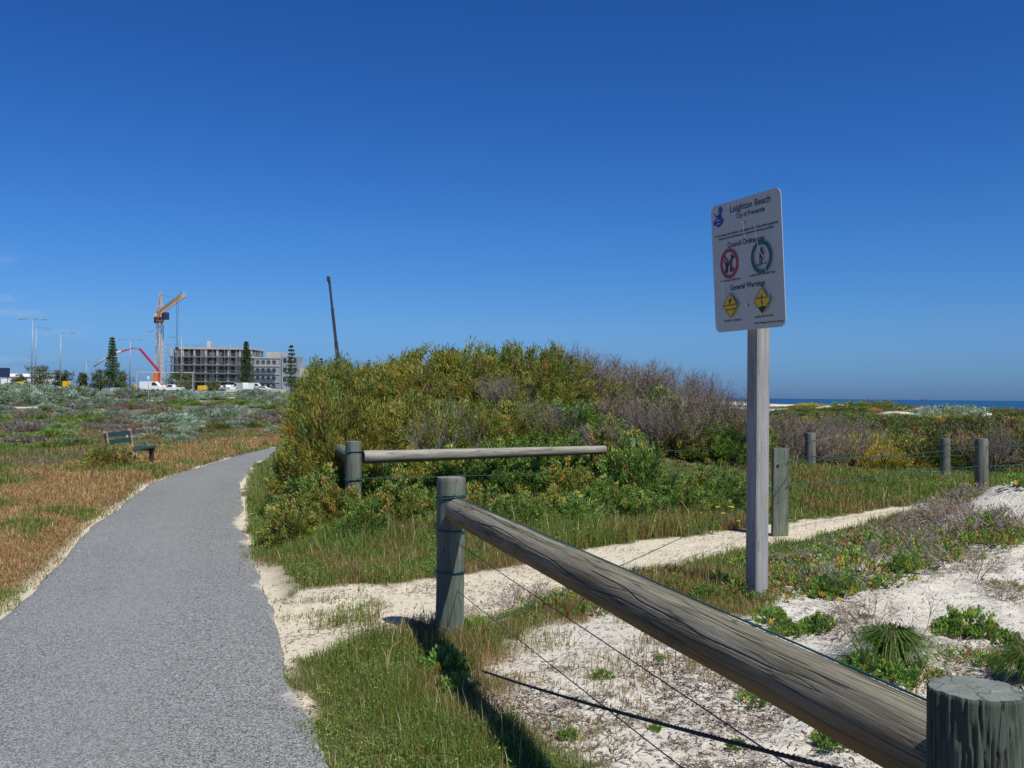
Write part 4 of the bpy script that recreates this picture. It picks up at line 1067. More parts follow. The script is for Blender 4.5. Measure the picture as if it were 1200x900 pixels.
# ------------------------------------------------------------------ the sign
sx_, sy_ = (888.5 - 600) / F * 7.6, 7.6
sg = empty('beach_sign', (sx_, sy_, Hs(sx_, sy_)))
tag(sg, 'white beach rules sign with rounded corners leaning on a square timber post', 'sign')
na = math.radians(67)
nv = Vector((-math.sin(na), -math.cos(na), 0)); tv = Vector((math.cos(na), -math.sin(na), 0))
lean = math.radians(3.3)
pa = math.radians(61)
mb = MB(); Mr = Matrix.Rotation(-pa + math.pi / 2 * 0, 3, 'Z')
gz_ = sg.location.z
mb.box((0, 0, 1.42 - gz_), (.128, .128, 3.2), Mr, bev=.010)
sp_ = mb.build('post', M_SIGNP, sg)
t = NT('sign_white_face'); o = t.obj()
c = t.mix(t.rng(t.noise(4, 5, .7, o), .4, .7, 0, .25), (0.50, 0.50, 0.48), (0.36, 0.36, 0.34))
t.L(c, t.b.inputs['Base Color']); t.b.inputs['Roughness'].default_value = .4
M_SF = t.m
M_BK = plain('sign_black', (0.015, 0.015, 0.03), .5); M_BLUE = plain('sign_blue', (0.01, 0.03, 0.32), .5)
M_RED = plain('sign_red', (0.42, 0.015, 0.03), .5); M_TEAL = plain('sign_teal', (0.005, 0.10, 0.11), .5)
M_YEL = plain('sign_yellow', (0.75, 0.48, 0.015), .5); M_WH = plain('scratch_white', (0.85, 0.85, 0.85), .6)
W_, H_ = .88, 1.02
zc = 2.635 - gz_
up2 = (Vector((0, 0, 1)) * math.cos(lean) + nv * math.sin(lean)); n2v = tv.cross(up2)
cpos = nv * .118 + Vector((0, 0, zc))
MS = Matrix(((tv.x, up2.x, n2v.x, cpos.x), (tv.y, up2.y, n2v.y, cpos.y), (tv.z, up2.z, n2v.z, cpos.z), (0, 0, 0, 1)))
def rrect(w, h, r, n=8):
    pts = []
    for (cx_, cy_, a_) in ((w / 2 - r, h / 2 - r, 0), (-w / 2 + r, h / 2 - r, 90), (-w / 2 + r, -h / 2 + r, 180), (w / 2 - r, -h / 2 + r, 270)):
        for k in range(n + 1):
            b_ = math.radians(a_ + 90 * k / n); pts.append((cx_ + r * math.cos(b_), cy_ + r * math.sin(b_)))
    return pts
mb = MB(); mb.prism(rrect(W_, H_, .06), -.004, 0.0); plate = mb.build('sign_plate', M_SF, sg, M=MS)
zoff = [0.0012]
def art(name, polys, mat, base=None):
    mb = MB()
    for p_ in polys:
        zoff[0] += .00012; mb.flat(p_, zoff[0] if base is None else base)
    return mb.build(name, mat, plate)
def uv(u, v): return ((u - .5) * W_, (.5 - v) * H_)
def ringp(c, r, w, n=40):
    out = []
    for k in range(n):
        a_, b_ = 2 * math.pi * k / n, 2 * math.pi * (k + 1) / n
        out.append([(c[0] + r * math.cos(a_), c[1] + r * math.sin(a_)), (c[0] + r * math.cos(b_), c[1] + r * math.sin(b_)), (c[0] + (r - w) * math.cos(b_), c[1] + (r - w) * math.sin(b_)), (c[0] + (r - w) * math.cos(a_), c[1] + (r - w) * math.sin(a_))][::-1])
    return out
def ring_art(name, c, r, w, mat):
    zoff[0] += .0004; return art(name, ringp(c, r, w), mat, base=zoff[0])
def disc(c, r, n=18, sx=1, sy=1): return [(c[0] + r * sx * math.cos(2 * math.pi * k / n), c[1] + r * sy * math.sin(2 * math.pi * k / n)) for k in range(n)]
def bar(a_, b_, w):
    dx, dy = b_[0] - a_[0], b_[1] - a_[1]; l_ = math.hypot(dx, dy); nx_, ny_ = -dy / l_ * w / 2, dx / l_ * w / 2
    return [(a_[0] - nx_, a_[1] - ny_), (b_[0] - nx_, b_[1] - ny_), (b_[0] + nx_, b_[1] + ny_), (a_[0] + nx_, a_[1] + ny_)]
def text(s_, u, v, size, width=None, mat=None, bold=0.0, name='lettering'):
    cu = bpy.data.curves.new('lettering', 'FONT'); cu.body = s_; cu.size = size; cu.align_x = 'CENTER'; cu.align_y = 'CENTER'; cu.offset = size * .013
    to = bpy.data.objects.new('lettering', cu); C.objects.link(to)
    bpy.context.view_layer.update(); dg = bpy.context.evaluated_depsgraph_get()
    me = bpy.data.meshes.new_from_object(to.evaluated_get(dg)); C.objects.unlink(to); bpy.data.objects.remove(to)
    xs_ = [v_.co.x for v_ in me.vertices]; k_ = (width / (max(xs_) - min(xs_))) if width else 1
    o_ = bpy.data.objects.new(name, me); C.objects.link(o_); me.materials.clear(); me.materials.append(mat or M_BK); o_.parent = plate
    x_, y_ = uv(u, v); zoff[0] += .0002
    o_.location = (x_, y_, zoff[0]); o_.scale = (k_, 1, 1)
    return o_
text('Leighton Beach', .58, .065, .074, .50, bold=.0022)
text('City of Fremantle', .58, .128, .052, .36, bold=.0009)
text('For the safety and comfort of all, please follow the general guidelines', .5, .245, .028, .80, bold=.0005)
text('observe the ordinances and general warning symbols', .5, .272, .028, .70, bold=.0005)
text('Council Ordinances', .5, .335, .060, .46, bold=.001)
text('General Warnings', .5, .665, .060, .44, bold=.001)
text('DOGS PROHIBITED', .255, .605, .022, .26); text('SURFCRAFT PERMITTED', .72, .600, .022, .30)
text('STRONG CURRENTS', .27, .918, .022, .24); text('SHALLOW WATER', .72, .912, .022, .22)
text('No lifeguard on duty', .78, .958, .022, .34)
# emblem
c0 = uv(.12, .10)
E = []
E.append(disc((c0[0], c0[1] - .030), .046, 18, .9, 1)); E.append([(c0[0] - .020, c0[1] + .0), (c0[0] + .036, c0[1] - .005), (c0[0] + .026, c0[1] + .022), (c0[0] + .046, c0[1] + .045), (c0[0] + .036, c0[1] + .080), (c0[0] + .004, c0[1] + .078), (c0[0] + .002, c0[1] + .05), (c0[0] - .002, c0[1] + .02)])
E.append([(c0[0] - .056, c0[1] + .040), (c0[0] - .050, c0[1] + .042), (c0[0] - .038, c0[1] + .024), (c0[0] - .006, c0[1] + .012), (c0[0] - .022, c0[1] - .004), (c0[0] - .046, c0[1] + .026)]); E.append([(c0[0] - .062, c0[1] - .03), (c0[0] - .03, c0[1] - .01), (c0[0] - .03, c0[1] - .06), (c0[0] - .058, c0[1] - .055)])
E.append([(c0[0] + .03, c0[1] - .01), (c0[0] + .056, c0[1] - .025), (c0[0] + .05, c0[1] - .05), (c0[0] + .03, c0[1] - .055)])
E = [[(c0[0] + (a_ - c0[0]) * 1.18, c0[1] + (b_ - c0[1]) * 1.0) for a_, b_ in p_] for p_ in E]
art('emblem', E, M_BLUE)
art('emblem_cutout', [disc((c0[0] - .018, c0[1] - .022), .010, 12), bar((c0[0] - .03, c0[1] - .05), (c0[0] + .01, c0[1] - .045), .007), bar((c0[0] + .0, c0[1] - .02), (c0[0] + .03, c0[1] - .03), .006), bar((c0[0] + .005, c0[1] - .06), (c0[0] + .02, c0[1] - .05), .006), bar((c0[0] + .010, c0[1] + .060), (c0[0] + .030, c0[1] + .052), .005), bar((c0[0] + .006, c0[1] + .036), (c0[0] + .026, c0[1] + .030), .005), bar((c0[0] - .036, c0[1] + .004), (c0[0] - .010, c0[1] - .002), .005)], M_SF)
# dog in a red ring
c1 = uv(.255, .475)
dog = [[(-.055, .012), (.028, .018), (.030, -.020), (-.050, -.020)], bar((-.042, -.015), (-.050, -.070), .016), bar((-.026, -.015), (-.028, -.070), .013), bar((.014, -.015), (.010, -.070), .014), bar((.024, -.012), (.030, -.070), .013), bar((-.050, .006), (-.074, .036), .010), [(.012, .010), (.030, .052), (.050, .046), (.036, .004)], [(.026, .064), (.044, .070), (.050, .056), (.074, .050), (.070, .036), (.030, .036)]]
art('dog_symbol', [[(c1[0] + a_, c1[1] + b_) for a_, b_ in p_] for p_ in dog], M_BK)
art('red_bar', [bar((c1[0] - .068, c1[1] + .068), (c1[0] + .068, c1[1] - .068), .018)], M_RED)
ring_art('red_ring', c1, .118, .026, M_RED)
c2 = uv(.725, .475)
per = [disc((.004, .062), .011), bar((.0, .052), (-.014, .012), .020), bar((-.012, .014), (.010, -.014), .014), bar((.010, -.012), (-.002, -.048), .011), bar((-.014, .012), (-.016, -.046), .012), bar((.0, .044), (.034, .034), .008), bar((-.004, .04), (.028, .016), .008), bar((-.070, -.056), (.062, -.050), .008)]
art('surfer_symbol', [[(c2[0] + a_, c2[1] + b_) for a_, b_ in p_] for p_ in per], M_BK)
ring_art('teal_ring', c2, .124, .027, M_TEAL)
for i_, (u_, v_) in enumerate(((.265, .80), (.72, .797))):
    cc = uv(u_, v_); s_ = .102
    art('warning_diamond', [[(cc[0], cc[1] + s_), (cc[0] - s_, cc[1]), (cc[0], cc[1] - s_), (cc[0] + s_, cc[1])]], M_YEL)
    bars = []
    for k in range(4):
        a_ = (cc[0] + (s_ - .007) * math.cos(k * math.pi / 2), cc[1] + (s_ - .007) * math.sin(k * math.pi / 2)); b_ = (cc[0] + (s_ - .007) * math.cos((k + 1) * math.pi / 2), cc[1] + (s_ - .007) * math.sin((k + 1) * math.pi / 2)); bars.append(bar(a_, b_, .005))
    if i_ == 0:
        bars += [bar((cc[0] - .085, cc[1] + .0), (cc[0] + .085, cc[1] + .006), .008), bar((cc[0] - .055, cc[1] - .034), (cc[0] + .06, cc[1] - .028), .008), bar((cc[0] - .01, cc[1] + .008), (cc[0] - .004, cc[1] + .05), .016), bar((cc[0] - .004, cc[1] + .03), (cc[0] + .022, cc[1] + .036), .010), disc((cc[0] + .012, cc[1] + .050), .009)]
    else:
        bars += [bar((cc[0] - .06, cc[1] + .022), (cc[0] + .062, cc[1] + .024), .008), bar((cc[0] + .004, cc[1] + .05), (cc[0] - .002, cc[1] - .015), .012), disc((cc[0] + .004, cc[1] - .018), .010), [(cc[0] - .045, cc[1] - .05), (cc[0], cc[1] - .098), (cc[0] + .045, cc[1] - .048), (cc[0] + .01, cc[1] - .035)]]
    art('warning_symbol', bars, M_BK)
scr = [bar(uv(.66, .22), uv(.70, .40), .006), bar(uv(.70, .40), uv(.76, .48), .005), bar(uv(.76, .5), uv(.80, .60), .004), disc(uv(.50, .19), .010), bar(uv(.505, .20), uv(.52, .31), .005), bar(uv(.17, .60), uv(.17, .76), .007), disc(uv(.50, .815), .010), bar(uv(.81, .72), uv(.82, .80), .004)]
for q_ in scr: art('scratch', [q_], M_WH)
mb = MB()
for v_ in (.19, .815):
    p_ = uv(.5, v_); mb.tube([(p_[0], p_[1], .0015), (p_[0], p_[1], .006)], .009, 10, smooth=False)
mb.build('bolt', M_STEEL, plate)
mb = MB()
for z_, dd_ in ((2.30, .0), (2.98, .0)):
    mb.beam(Vector((0, 0, z_ - gz_)) + nv * .055, Vector((0, 0, z_ - gz_)) + nv * (.112 + (z_ - 2.635) * math.tan(lean)), .05, .03)
mb.build('bracket', M_STEEL, sg)

# ------------------------------------------------------------------ bench
M_BG = plain('bench_green', (0.020, 0.050, 0.040), .5); M_BW = plain('bench_timber', (0.46, 0.32, 0.20), .8); M_BD = plain('bench_leg_brown', (0.045, 0.028, 0.025), .7)
bx, by = -8.28, 20.0
bn = empty('park_bench', (bx, by, Hs(bx, by)), math.radians(4))
tag(bn, 'dark green slatted bench with timber back posts beside the path bend', 'bench')
LB = 1.95; bn.scale = (.92, .90, .82)
for k in range(3):
    mb = MB(); mb.box((.24 + k * .135, LB / 2, .42), (.12, LB + .1, .04)); mb.build('seat_slat', M_BG, bn)
for z_ in (.62, .80):
    mb = MB(); mb.box((.03 - (z_ - .5) * .12, LB / 2, z_), (.035, LB, .115), Matrix.Rotation(-.15, 3, 'Y')); mb.build('backrest', M_BG, bn)
for y_ in (.12, LB - .12):
    mb = MB(); mb.beam((.10, y_, -.02), (-.035, y_, .90), .07, .07); mb.build('back_post', M_BW, bn)
    mb = MB(); mb.beam((.50, y_, -.02), (.50, y_, .375), .09, .09); mb.build('leg', M_BD, bn)
    mb = MB(); mb.beam((.09, y_, .36), (.56, y_, .36), .07, .08); mb.build('seat_support', M_BD, bn)

# ------------------------------------------------------------------ far objects on the left
def gnd(px, d): x = (px - 600) / F * d; return Vector((x, d, Hs(x, d)))
def zat(py, d, px): return CAMH + (463.5 + (px - 600) * .0097 - py) / F * d
M_CONC = plain('raw_concrete', (0.50, 0.475, 0.43), .9, scale=.6); M_CREAM = plain('cream_render', (0.46, 0.43, 0.37), .9, scale=.4)
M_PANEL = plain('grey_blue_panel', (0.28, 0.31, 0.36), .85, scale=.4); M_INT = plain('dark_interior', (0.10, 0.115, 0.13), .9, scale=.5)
M_WINF = plain('window_opening_glass', (0.03, 0.04, 0.05), .25)
M_WHITE = plain('white_paint', (0.78, 0.78, 0.76), .5); M_GREYM = plain('grey_pole', (0.30, 0.31, 0.33), .5, .3)
M_CY = plain('crane_yellow', (0.66, 0.43, 0.24), .6); M_CR = plain('pump_red', (0.42, 0.025, 0.07), .5); M_DB = plain('dark_blue', (0.02, 0.03, 0.09), .6)
M_YB = plain('board_yellow', (0.75, 0.45, 0.01), .6); M_OR = plain('board_orange', (0.75, 0.16, 0.04), .6); M_TYRE = plain('tyre_rubber', (0.02, 0.02, 0.02), .9)
M_GLS = plain('vehicle_glass', (0.03, 0.035, 0.04), .15); M_BOOM = plain('boom_dark_steel', (0.035, 0.04, 0.05), .5); M_TRUNK = plain('pine_trunk', (0.12, 0.09, 0.07), .9)

D = 320.0
x0 = (198 - 600) / F * D; x1 = (326 - 600) / F * D; z0 = zat(455, D, 260); zt = zat(408, D, 260)
bd = empty('unfinished_building', (x0, D, z0 - .5))
tag(bd, 'grey concrete apartment building under construction wrapped in scaffolding behind the parked vans', 'building')
LW = x1 - x0; HH = zt - z0 + .5; fl_h = HH / 5
def bbox(mb, xa, xb, ya, yb, za, zb): mb.box(((xa + xb) / 2, (ya + yb) / 2, (za + zb) / 2), (xb - xa, yb - ya, zb - za))
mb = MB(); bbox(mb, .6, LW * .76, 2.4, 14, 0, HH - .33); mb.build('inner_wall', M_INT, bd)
for k in range(6):
    mb = MB(); z_ = k * fl_h; bbox(mb, 0 if k < 5 else 2, LW * .765, 0, 14.5, z_ - .36, z_ + .12); mb.build('floor_slab', M_CONC, bd)
for k in range(8):
    xx = .3 + k * (LW * .75) / 7.15
    mb = MB(); bbox(mb, xx, xx + .45, .3, .75, 0, HH - .33); mb.build('column', M_CONC, bd)
g = random.Random(3)
for k in range(5):
    for j in range(9):
        xx = 1 + j * LW * .75 / 9.5
        if g.random() < .6:
            mb = MB(); w2 = g.uniform(.8, 2.2); bbox(mb, xx + .3, xx + .3 + w2, 1.6, 2.38, k * fl_h + .003, (k + 1) * fl_h - .33 - (.8 if g.random() < .4 else 0))
            mb.build('partition', (M_PANEL, M_CONC, M_CREAM)[g.randrange(3)], bd)
mb = MB(); bbox(mb, LW * .77, LW, 1, 14, 0, HH * .78); wp = mb.build('panel_wall', M_PANEL, bd)
for k in range(4):
    mb = MB(); bbox(mb, LW * .765, LW + .2, .8, 1.2, k * fl_h * .97 + fl_h * .93, k * fl_h * .97 + fl_h * .93 + .28); mb.build('ledge', M_CONC, bd)
    for j in range(4):
        xx = LW * (.79 + .05 * j)
        mb = MB(); bbox(mb, xx, xx + 1.0, .9, 1.1, k * fl_h * .95 + .9, k * fl_h * .95 + 2.0)
        if k * fl_h * .95 + 2.0 < HH * .76: mb.build('window', M_WINF, wp)
mb = MB(); bbox(mb, LW * .87, LW * 1.0, 3, 14, HH * .78, HH * .93); mb.build('roof_room', M_CREAM, bd)
mb = MB(); bbox(mb, LW * 1.005, LW * 1.14, 4, 14, 0, HH * .84); cb = mb.build('cream_wing', M_PANEL, bd)
mb = MB(); bbox(mb, LW * 1.145, LW * 1.24, 8, 18, 0, HH * .55); cb2 = mb.build('cream_wing', M_CREAM, bd)
for k in range(3):
    for j in range(3):
        mb = MB(); bbox(mb, LW * 1.02 + j * 1.7, LW * 1.02 + j * 1.7 + .9, 3.9, 4.1, 3 + k * 3.1, 4.5 + k * 3.1); mb.build('window', M_WINF, cb)
mb = MB(); bbox(mb, LW * .30, LW * .33, 5, 6, HH, HH + 2.6); mb.build('lift_core', M_CONC, bd)
sc_ = empty('scaffold', (x0, D - 1.6, z0 - .5)); tag(sc_, 'steel pole scaffolding standing along the front of the unfinished building', 'scaffold')
mb = MB(); mg = MB()
for k in range(20):
    xx = -.5 + k * (LW * 1.02) / 19; hh_ = HH + g.uniform(.3, 1.6) - (HH * .15 if xx > LW * .78 else 0)
    for yy_ in (-.6, .5): mb.tube([(xx, yy_, 0), (xx, yy_, hh_)], .036, 5)
for k in range(1, 6):
    mb.tube([(-.5, -.6, k * fl_h + .9), (LW * (1.02 if k < 5 else .78), -.6, k * fl_h + .9)], .035, 5)
    mb.tube([(-.5, -.6, k * fl_h + .4), (LW * (1.02 if k < 5 else .78), -.6, k * fl_h + .4)], .035, 5)
    bbox(mg, -.5, LW * (1.02 if k < 5 else .78), -.55, .45, k * fl_h - .12, k * fl_h - .04)
mb.build('frame', M_GREYM, sc_); mg.build('deck', M_CREAM, sc_)

# tower crane
CD = 330.0; cxp = (191.5 - 600) / F * CD; cz0 = zat(455, CD, 191)
cr = empty('tower_crane', (cxp, CD - 4, cz0 - .5)); tag(cr, 'orange tower crane with a slanting jib beside the unfinished building', 'crane')
def lattice(mb, a_, b_, w, nseg, r=.12, tri=False):
    a_ = Vector(a_); b_ = Vector(b_); d_ = (b_ - a_).normalized(); u_ = Vector((0, 0, 1)) if abs(d_.z) < .9 else Vector((0, 1, 0))
    u_ = (u_ - d_ * u_.dot(d_)).normalized(); v_ = d_.cross(u_)
    cs = [(-1, -1), (1, -1), (1, 1), (-1, 1)] if not tri else [(-1, -1), (-1, 1), (1, 0)]
    for (i, j) in cs: mb.beam(a_ + u_ * (i * w / 2) + v_ * (j * w / 2), b_ + u_ * (i * w / 2) + v_ * (j * w / 2), r * 1.5)
    for s_ in range(nseg):
        p_, q_ = a_.lerp(b_, s_ / nseg), a_.lerp(b_, (s_ + 1) / nseg)
        for k in range(len(cs)):
            i, j = cs[k]; i2, j2 = cs[(k + 1) % len(cs)]
            mb.beam(p_ + u_ * (i * w / 2) + v_ * (j * w / 2), q_ + u_ * (i2 * w / 2) + v_ * (j2 * w / 2), r)
            mb.beam(q_ + u_ * (i * w / 2) + v_ * (j * w / 2), q_ + u_ * (i2 * w / 2) + v_ * (j2 * w / 2), r)
jz = zat(367, CD, 191) - cr.location.z
mb = MB(); lattice(mb, (0, 0, 0), (0, 0, jz - 1), 1.75, 14, .11); mb.build('mast', M_CY, cr)
mb = MB(); lattice(mb, (0, 0, jz - 1), (0, 0, jz + 3.2), 1.1, 3, .11); lattice(mb, (0, 0, jz + 3.2), (0, 0, jz + 6.6), .5, 3, .10); mb.box((0, 0, jz - 1), (3.0, 3.0, 1.2)); mb.build('tower_head', M_CY, cr)
je = Vector((26.5, -56, jz + .5))
mb = MB(); lattice(mb, (0, 0, jz + .3), je, 1.3, 16, .10, True); mb.build('jib', M_CY, cr)
mb = MB(); lattice(mb, (0, 0, jz + .3), (-4.5, 11, jz + .3), 1.2, 4, .12); mb.build('counter_jib', M_CY, cr)
mb = MB(); mb.box((-3.2, 8, jz - 1.6), (2.6, 2.6, 3.0)); mb.build('counterweight', M_DB, cr)
mb = MB(); mb.box((2.6, -2.2, jz - 1.4), (1.8, 2.2, 2.4), bev=.2); mb.box((2.6, -3.32, jz - 1.1), (1.4, .06, 1.2)); mb.build('cab', M_DB, cr)
mb = MB(); mb.tube([(0, 0, jz + 6), je.lerp(Vector((0, 0, jz + .3)), .35) + Vector((0, 0, .9))], .07, 4); mb.tube([(0, 0, jz + 6), (-4.3, 10.5, jz + 1)], .07, 4); mb.build('tie_rod', M_GREYM, cr)
hk = Vector((0, 0, jz)).lerp(je, .78)
mb = MB(); mb.tube([hk - Vector((.25, 0, 0)), hk - Vector((.2, 0, 14))], .05, 4); mb.tube([hk + Vector((.25, 0, 0)), hk + Vector((.2, 0, -14))], .05, 4); mb.box(hk + Vector((0, 0, -14.4)), (.8, .5, .9)); mb.build('hook_cable', M_BOOM, cr)

# red concrete pump boom with its truck
PD = 250.0; pz = lambda px, py: atd(px, py, PD)
pb_ = pz(188, 436); pe0 = Vector((pb_.x, PD, Hs(pb_.x, PD)))
pt = empty('concrete_pump_truck', pe0); tag(pt, 'concrete pump truck with a folded crimson boom arching left of the crane', 'truck')
arms = [(188, 437), (164, 409), (156, 408), (142, 412)]
pts = [pz(*q_) - pe0 for q_ in arms]
for i in range(3):
    mb = MB(); mb.beam(pts[i], pts[i + 1], .48 - .09 * i, .52 - .09 * i); mb.build('boom_section', M_CR if i != 1 else M_GREYM, pt)
mb = MB(); mb.tube([pts[3], pz(131, 415) - pe0, pz(121, 422) - pe0, pz(110, 430) - pe0], [.28, .26, .24, .22], 6); mb.build('hose', plain('pale_hose', (.62, .42, .40), .7), pt)
zc_ = pts[0].z
mb = MB(); mb.box((0, 0, 1.3), (8, 2.4, .5)); mb.box((-1, 0, 1.55 + max(0.2, zc_ - 1.6) / 2), (1.4, 1.4, max(.3, zc_ - 1.4))); mb.build('chassis', M_OR, pt)
mb = MB(); mb.box((4.6, 0, 1.9), (1.9, 2.4, 2.2), bev=.2); mb.build('cab', M_WHITE, pt)
for xx in (-3, -1.6, 3.4):
    for yy_ in (-1.15, 1.15): mb = MB(); mb.tube([(xx, yy_ - .15, .5), (xx, yy_ + .15, .5)], .5, 12); mb.build('wheel', M_TYRE, pt)

# street lamps
def lamp(px, py, d, arms_, lab, hpx=None):
    b_ = gnd(px, d); o_ = empty('street_lamp', b_); tag(o_, lab, 'street lamp', 'tall street lamps by the road')
    h_ = zat(py, d, px) - b_.z
    mb = MB(); mb.tube([(0, 0, -.3), (0, 0, h_)], [.16, .09], 8); mb.build('pole', M_GREYM, o_)
    for s_ in arms_:
        mb = MB(); mb.tube([(0, 0, h_ - .1), (s_ * 1.0, 0, h_ + .05), (s_ * 1.9, 0, h_)], .055, 5); a_ = mb.build('arm', M_GREYM, o_)
        mb = MB(); mb.box((s_ * 2.35, 0, h_ - .02), (1.1, .4, .2), bev=.05); mb.build('lamp_head', M_GREYM, a_)
lamp(37, 374, 200, (-1, 1), 'tall double armed street lamp furthest left in the photo')
lamp(41.5, 384, 215, (1,), 'single armed street lamp just right of the tallest double lamp')
lamp(70.5, 390, 205, (1,), 'single armed street lamp between the double lamps')
lamp(152, 398, 245, (-1, 1), 'double armed street lamp beside the dark pine and red boom')
lamp(186, 388, 240, (-1,), 'street lamp with one arm beside the crane mast')
lamp(212, 395, 235, (-1,), 'street lamp in front of the left end of the unfinished building')
lamp(101, 424, 260, (1,), 'short distant street lamp left of the dark pine')

# pines
def pine_tree(px, ptop, pbase, d, wpx, dense, lab, seed):
    g = np.random.default_rng(seed); b_ = gnd(px, d); zt_ = zat(ptop, d, px); h_ = zt_ - b_.z; R_ = 1.35 * wpx / 2 / F * d
    o_ = empty('norfolk_pine', b_); tag(o_, lab, 'pine tree', 'norfolk pines near the building site')
    mb = MB(); mb.tube([(0, 0, -.3), (0, 0, h_ * .5), (0, 0, h_)], [h_ * .018, h_ * .012, .03], 7); mb.build('trunk', M_TRUNK, o_)
    c_, d_, L_ = [], [], []; nt_ = int(11 if not dense else 17)
    for k in range(nt_):
        f_ = .12 + .88 * k / nt_; z_ = h_ * f_; rr_ = R_ * ((1 - f_) ** .9) * (1.0 if not dense else 1.25) * g.uniform(.75, 1.1) + .12
        for j in range(7 if not dense else 9):
            a_ = 6.283 * j / 7 + k + g.normal(0, .2)
            m_ = 26
            s_ = np.linspace(.1, 1, m_) * rr_ * g.uniform(.75, 1.1)
            c_.append(np.stack([np.cos(a_) * s_, np.sin(a_) * s_, z_ + .12 * s_ + g.normal(0, .03 * rr_ * 3, m_)], 1)); dd_ = g.normal(size=(m_, 3)) * .6 + [np.cos(a_), np.sin(a_), .5]; d_.append(dd_)
    c_ = np.concatenate(c_); d_ = np.concatenate(d_); n_ = len(c_)
    leaves('crown', c_, d_, .42 * (R_ / 1.5) ** .5, .16 * (R_ / 1.5) ** .5, palette([(0.05, 0.075, 0.04, 3), (0.075, 0.10, 0.055, 2)], n_, .15, g), M_VEG, o_, g)
pine_tree(131, 394, 446, 235, 15, True, 'dense dark norfolk pine standing left of the crane', 1)
pine_tree(288, 399, 452, 290, 17, True, 'tall norfolk pine in front of the middle of the unfinished building', 2)
pine_tree(341, 402, 450, 285, 16, False, 'open norfolk pine at the right end of the unfinished building', 3)
pine_tree(376, 418, 446, 330, 11, False, 'small norfolk pine just left of the thin dark crane boom', 4)
pine_tree(404, 420, 446, 330, 10, False, 'small norfolk pine just right of the thin dark crane boom', 5)
pine_tree(364, 424, 446, 340, 9, False, 'faint pine in the gap behind the cream building wing', 6)
pine_tree(432, 420, 446, 340, 9, False, 'far pine peeking over the left shoulder of the thicket', 7)
pine_tree(452, 424, 446, 340, 9, False, 'far pine top second along over the thicket shoulder', 8)

# roadside trees
def tree(px, ptop, d, wpx, lab, seed, pal=None):
    b_ = gnd(px, d); h_ = zat(ptop, d, px) - b_.z; R_ = wpx / 2 / F * d
    g = np.random.default_rng(seed); o_ = empty('roadside_tree', b_); tag(o_, lab, 'tree', 'low trees along the road')
    mb = MB()
    for k in range(4):
        e_ = Vector((g.normal() * R_ * .4, g.normal() * R_ * .4, h_ * .65)); mb.tube([(0, 0, -.3), (e_.x * .3, e_.y * .3, h_ * .3), e_], [.14, .1, .04], 5)
    mb.build('trunk', M_TRUNK, o_)
    K_ = 60; c_ = np.stack([g.normal(0, .5, K_) * R_ * 1.15, g.normal(0, .38, K_) * R_ * 1.2, h_ * (.18 + .72 * g.random(K_) ** 1.4)], 1)
    kk = np.repeat(np.arange(K_), 40); n_ = len(kk); pos = c_[kk] + g.normal(0, .16 * R_, (n_, 3)); pos[:, 2] = np.maximum(pos[:, 2], .1)
    leaves('crown', pos, g.normal(size=(n_, 3)), .34, .2, palette(pal or [(0.05, 0.065, 0.025, 3), (0.085, 0.085, 0.035, 2)], K_, .15, g)[kk], M_VEG, o_, g)
for i, (px, tp, w, lab) in enumerate(((47, 428, 22, 'bushy roadside tree below the tallest street lamps'), (72, 432, 18, 'bushy roadside tree below the single armed lamp'), (97, 436, 12, 'small roadside tree left of the dark pine'),
    (118, 432, 18, 'bushy roadside tree touching the left of the dark pine'), (140, 433, 20, 'olive roadside tree right of the dark pine'), (212, 434, 26, 'brown green tree in front of the left end of the building'), (22, 438, 12, 'small dark bush by the white shed'), (250, 446, 12, 'small bush in front of the vans'))):
    tree(px, tp, 225 + i * 3, w, lab, 40 + i)
for i in range(14):
    px = 345 + i * 12 + random.uniform(-3, 3); tree(px, 440 + random.uniform(-3, 3), 300, 17, 'low dark tree along the far road behind the thicket', 60 + i)

# vehicles
def vehicle(px, d, kind, mat, lab, rz=0.0, grp='white vehicles parked by the building site'):
    b_ = gnd(px, d); o_ = empty('parked_' + kind, b_, rz); tag(o_, lab, kind, grp)
    if kind == 'van': pr = [(-2.6, .4), (-2.6, 2.2), (-2.4, 2.35), (1.1, 2.35), (1.9, 1.35), (2.5, 1.1), (2.6, .4)]; w_ = 1.9; win = [(1.05, 2.15), (1.75, 1.4), (.3, 1.4), (.3, 2.15)]; wx = (-1.6, 1.7)
    elif kind == 'ute': pr = [(-2.6, .4), (-2.6, 1.05), (-.5, 1.05), (-.4, 1.7), (.7, 1.72), (1.4, 1.08), (2.4, .95), (2.5, .4)]; w_ = 1.8; win = [(-.25, 1.6), (.62, 1.6), (1.15, 1.1), (-.25, 1.1)]; wx = (-1.6, 1.6)
    else: pr = [(-2.2, .35), (-2.25, .95), (-1.6, 1.0), (-1.05, 1.45), (.4, 1.47), (1.15, .98), (2.1, .85), (2.2, .35)]; w_ = 1.75; win = [(-1.0, 1.36), (.35, 1.38), (.95, .98), (-1.35, .98)]; wx = (-1.35, 1.35)
    Mv = Matrix(((1, 0, 0), (0, 0, 1), (0, 1, 0)))
    mb = MB(); mb.prism(pr, -w_ / 2, w_ / 2, Mv); mb.build('body', mat, o_)
    mb = MB(); mb.prism(win, -w_ / 2 - .012, -w_ / 2 - .002, Mv); mb.prism(win, w_ / 2 + .002, w_ / 2 + .012, Mv); mb.build('side_window', M_GLS, o_)
    for x_ in wx:
        for y_ in (-w_ / 2 + .05, w_ / 2 - .05): mb = MB(); mb.tube([(x_, y_ - .11, .33), (x_, y_ + .11, .33)], .33, 14); mb.build('wheel', M_TYRE, o_)
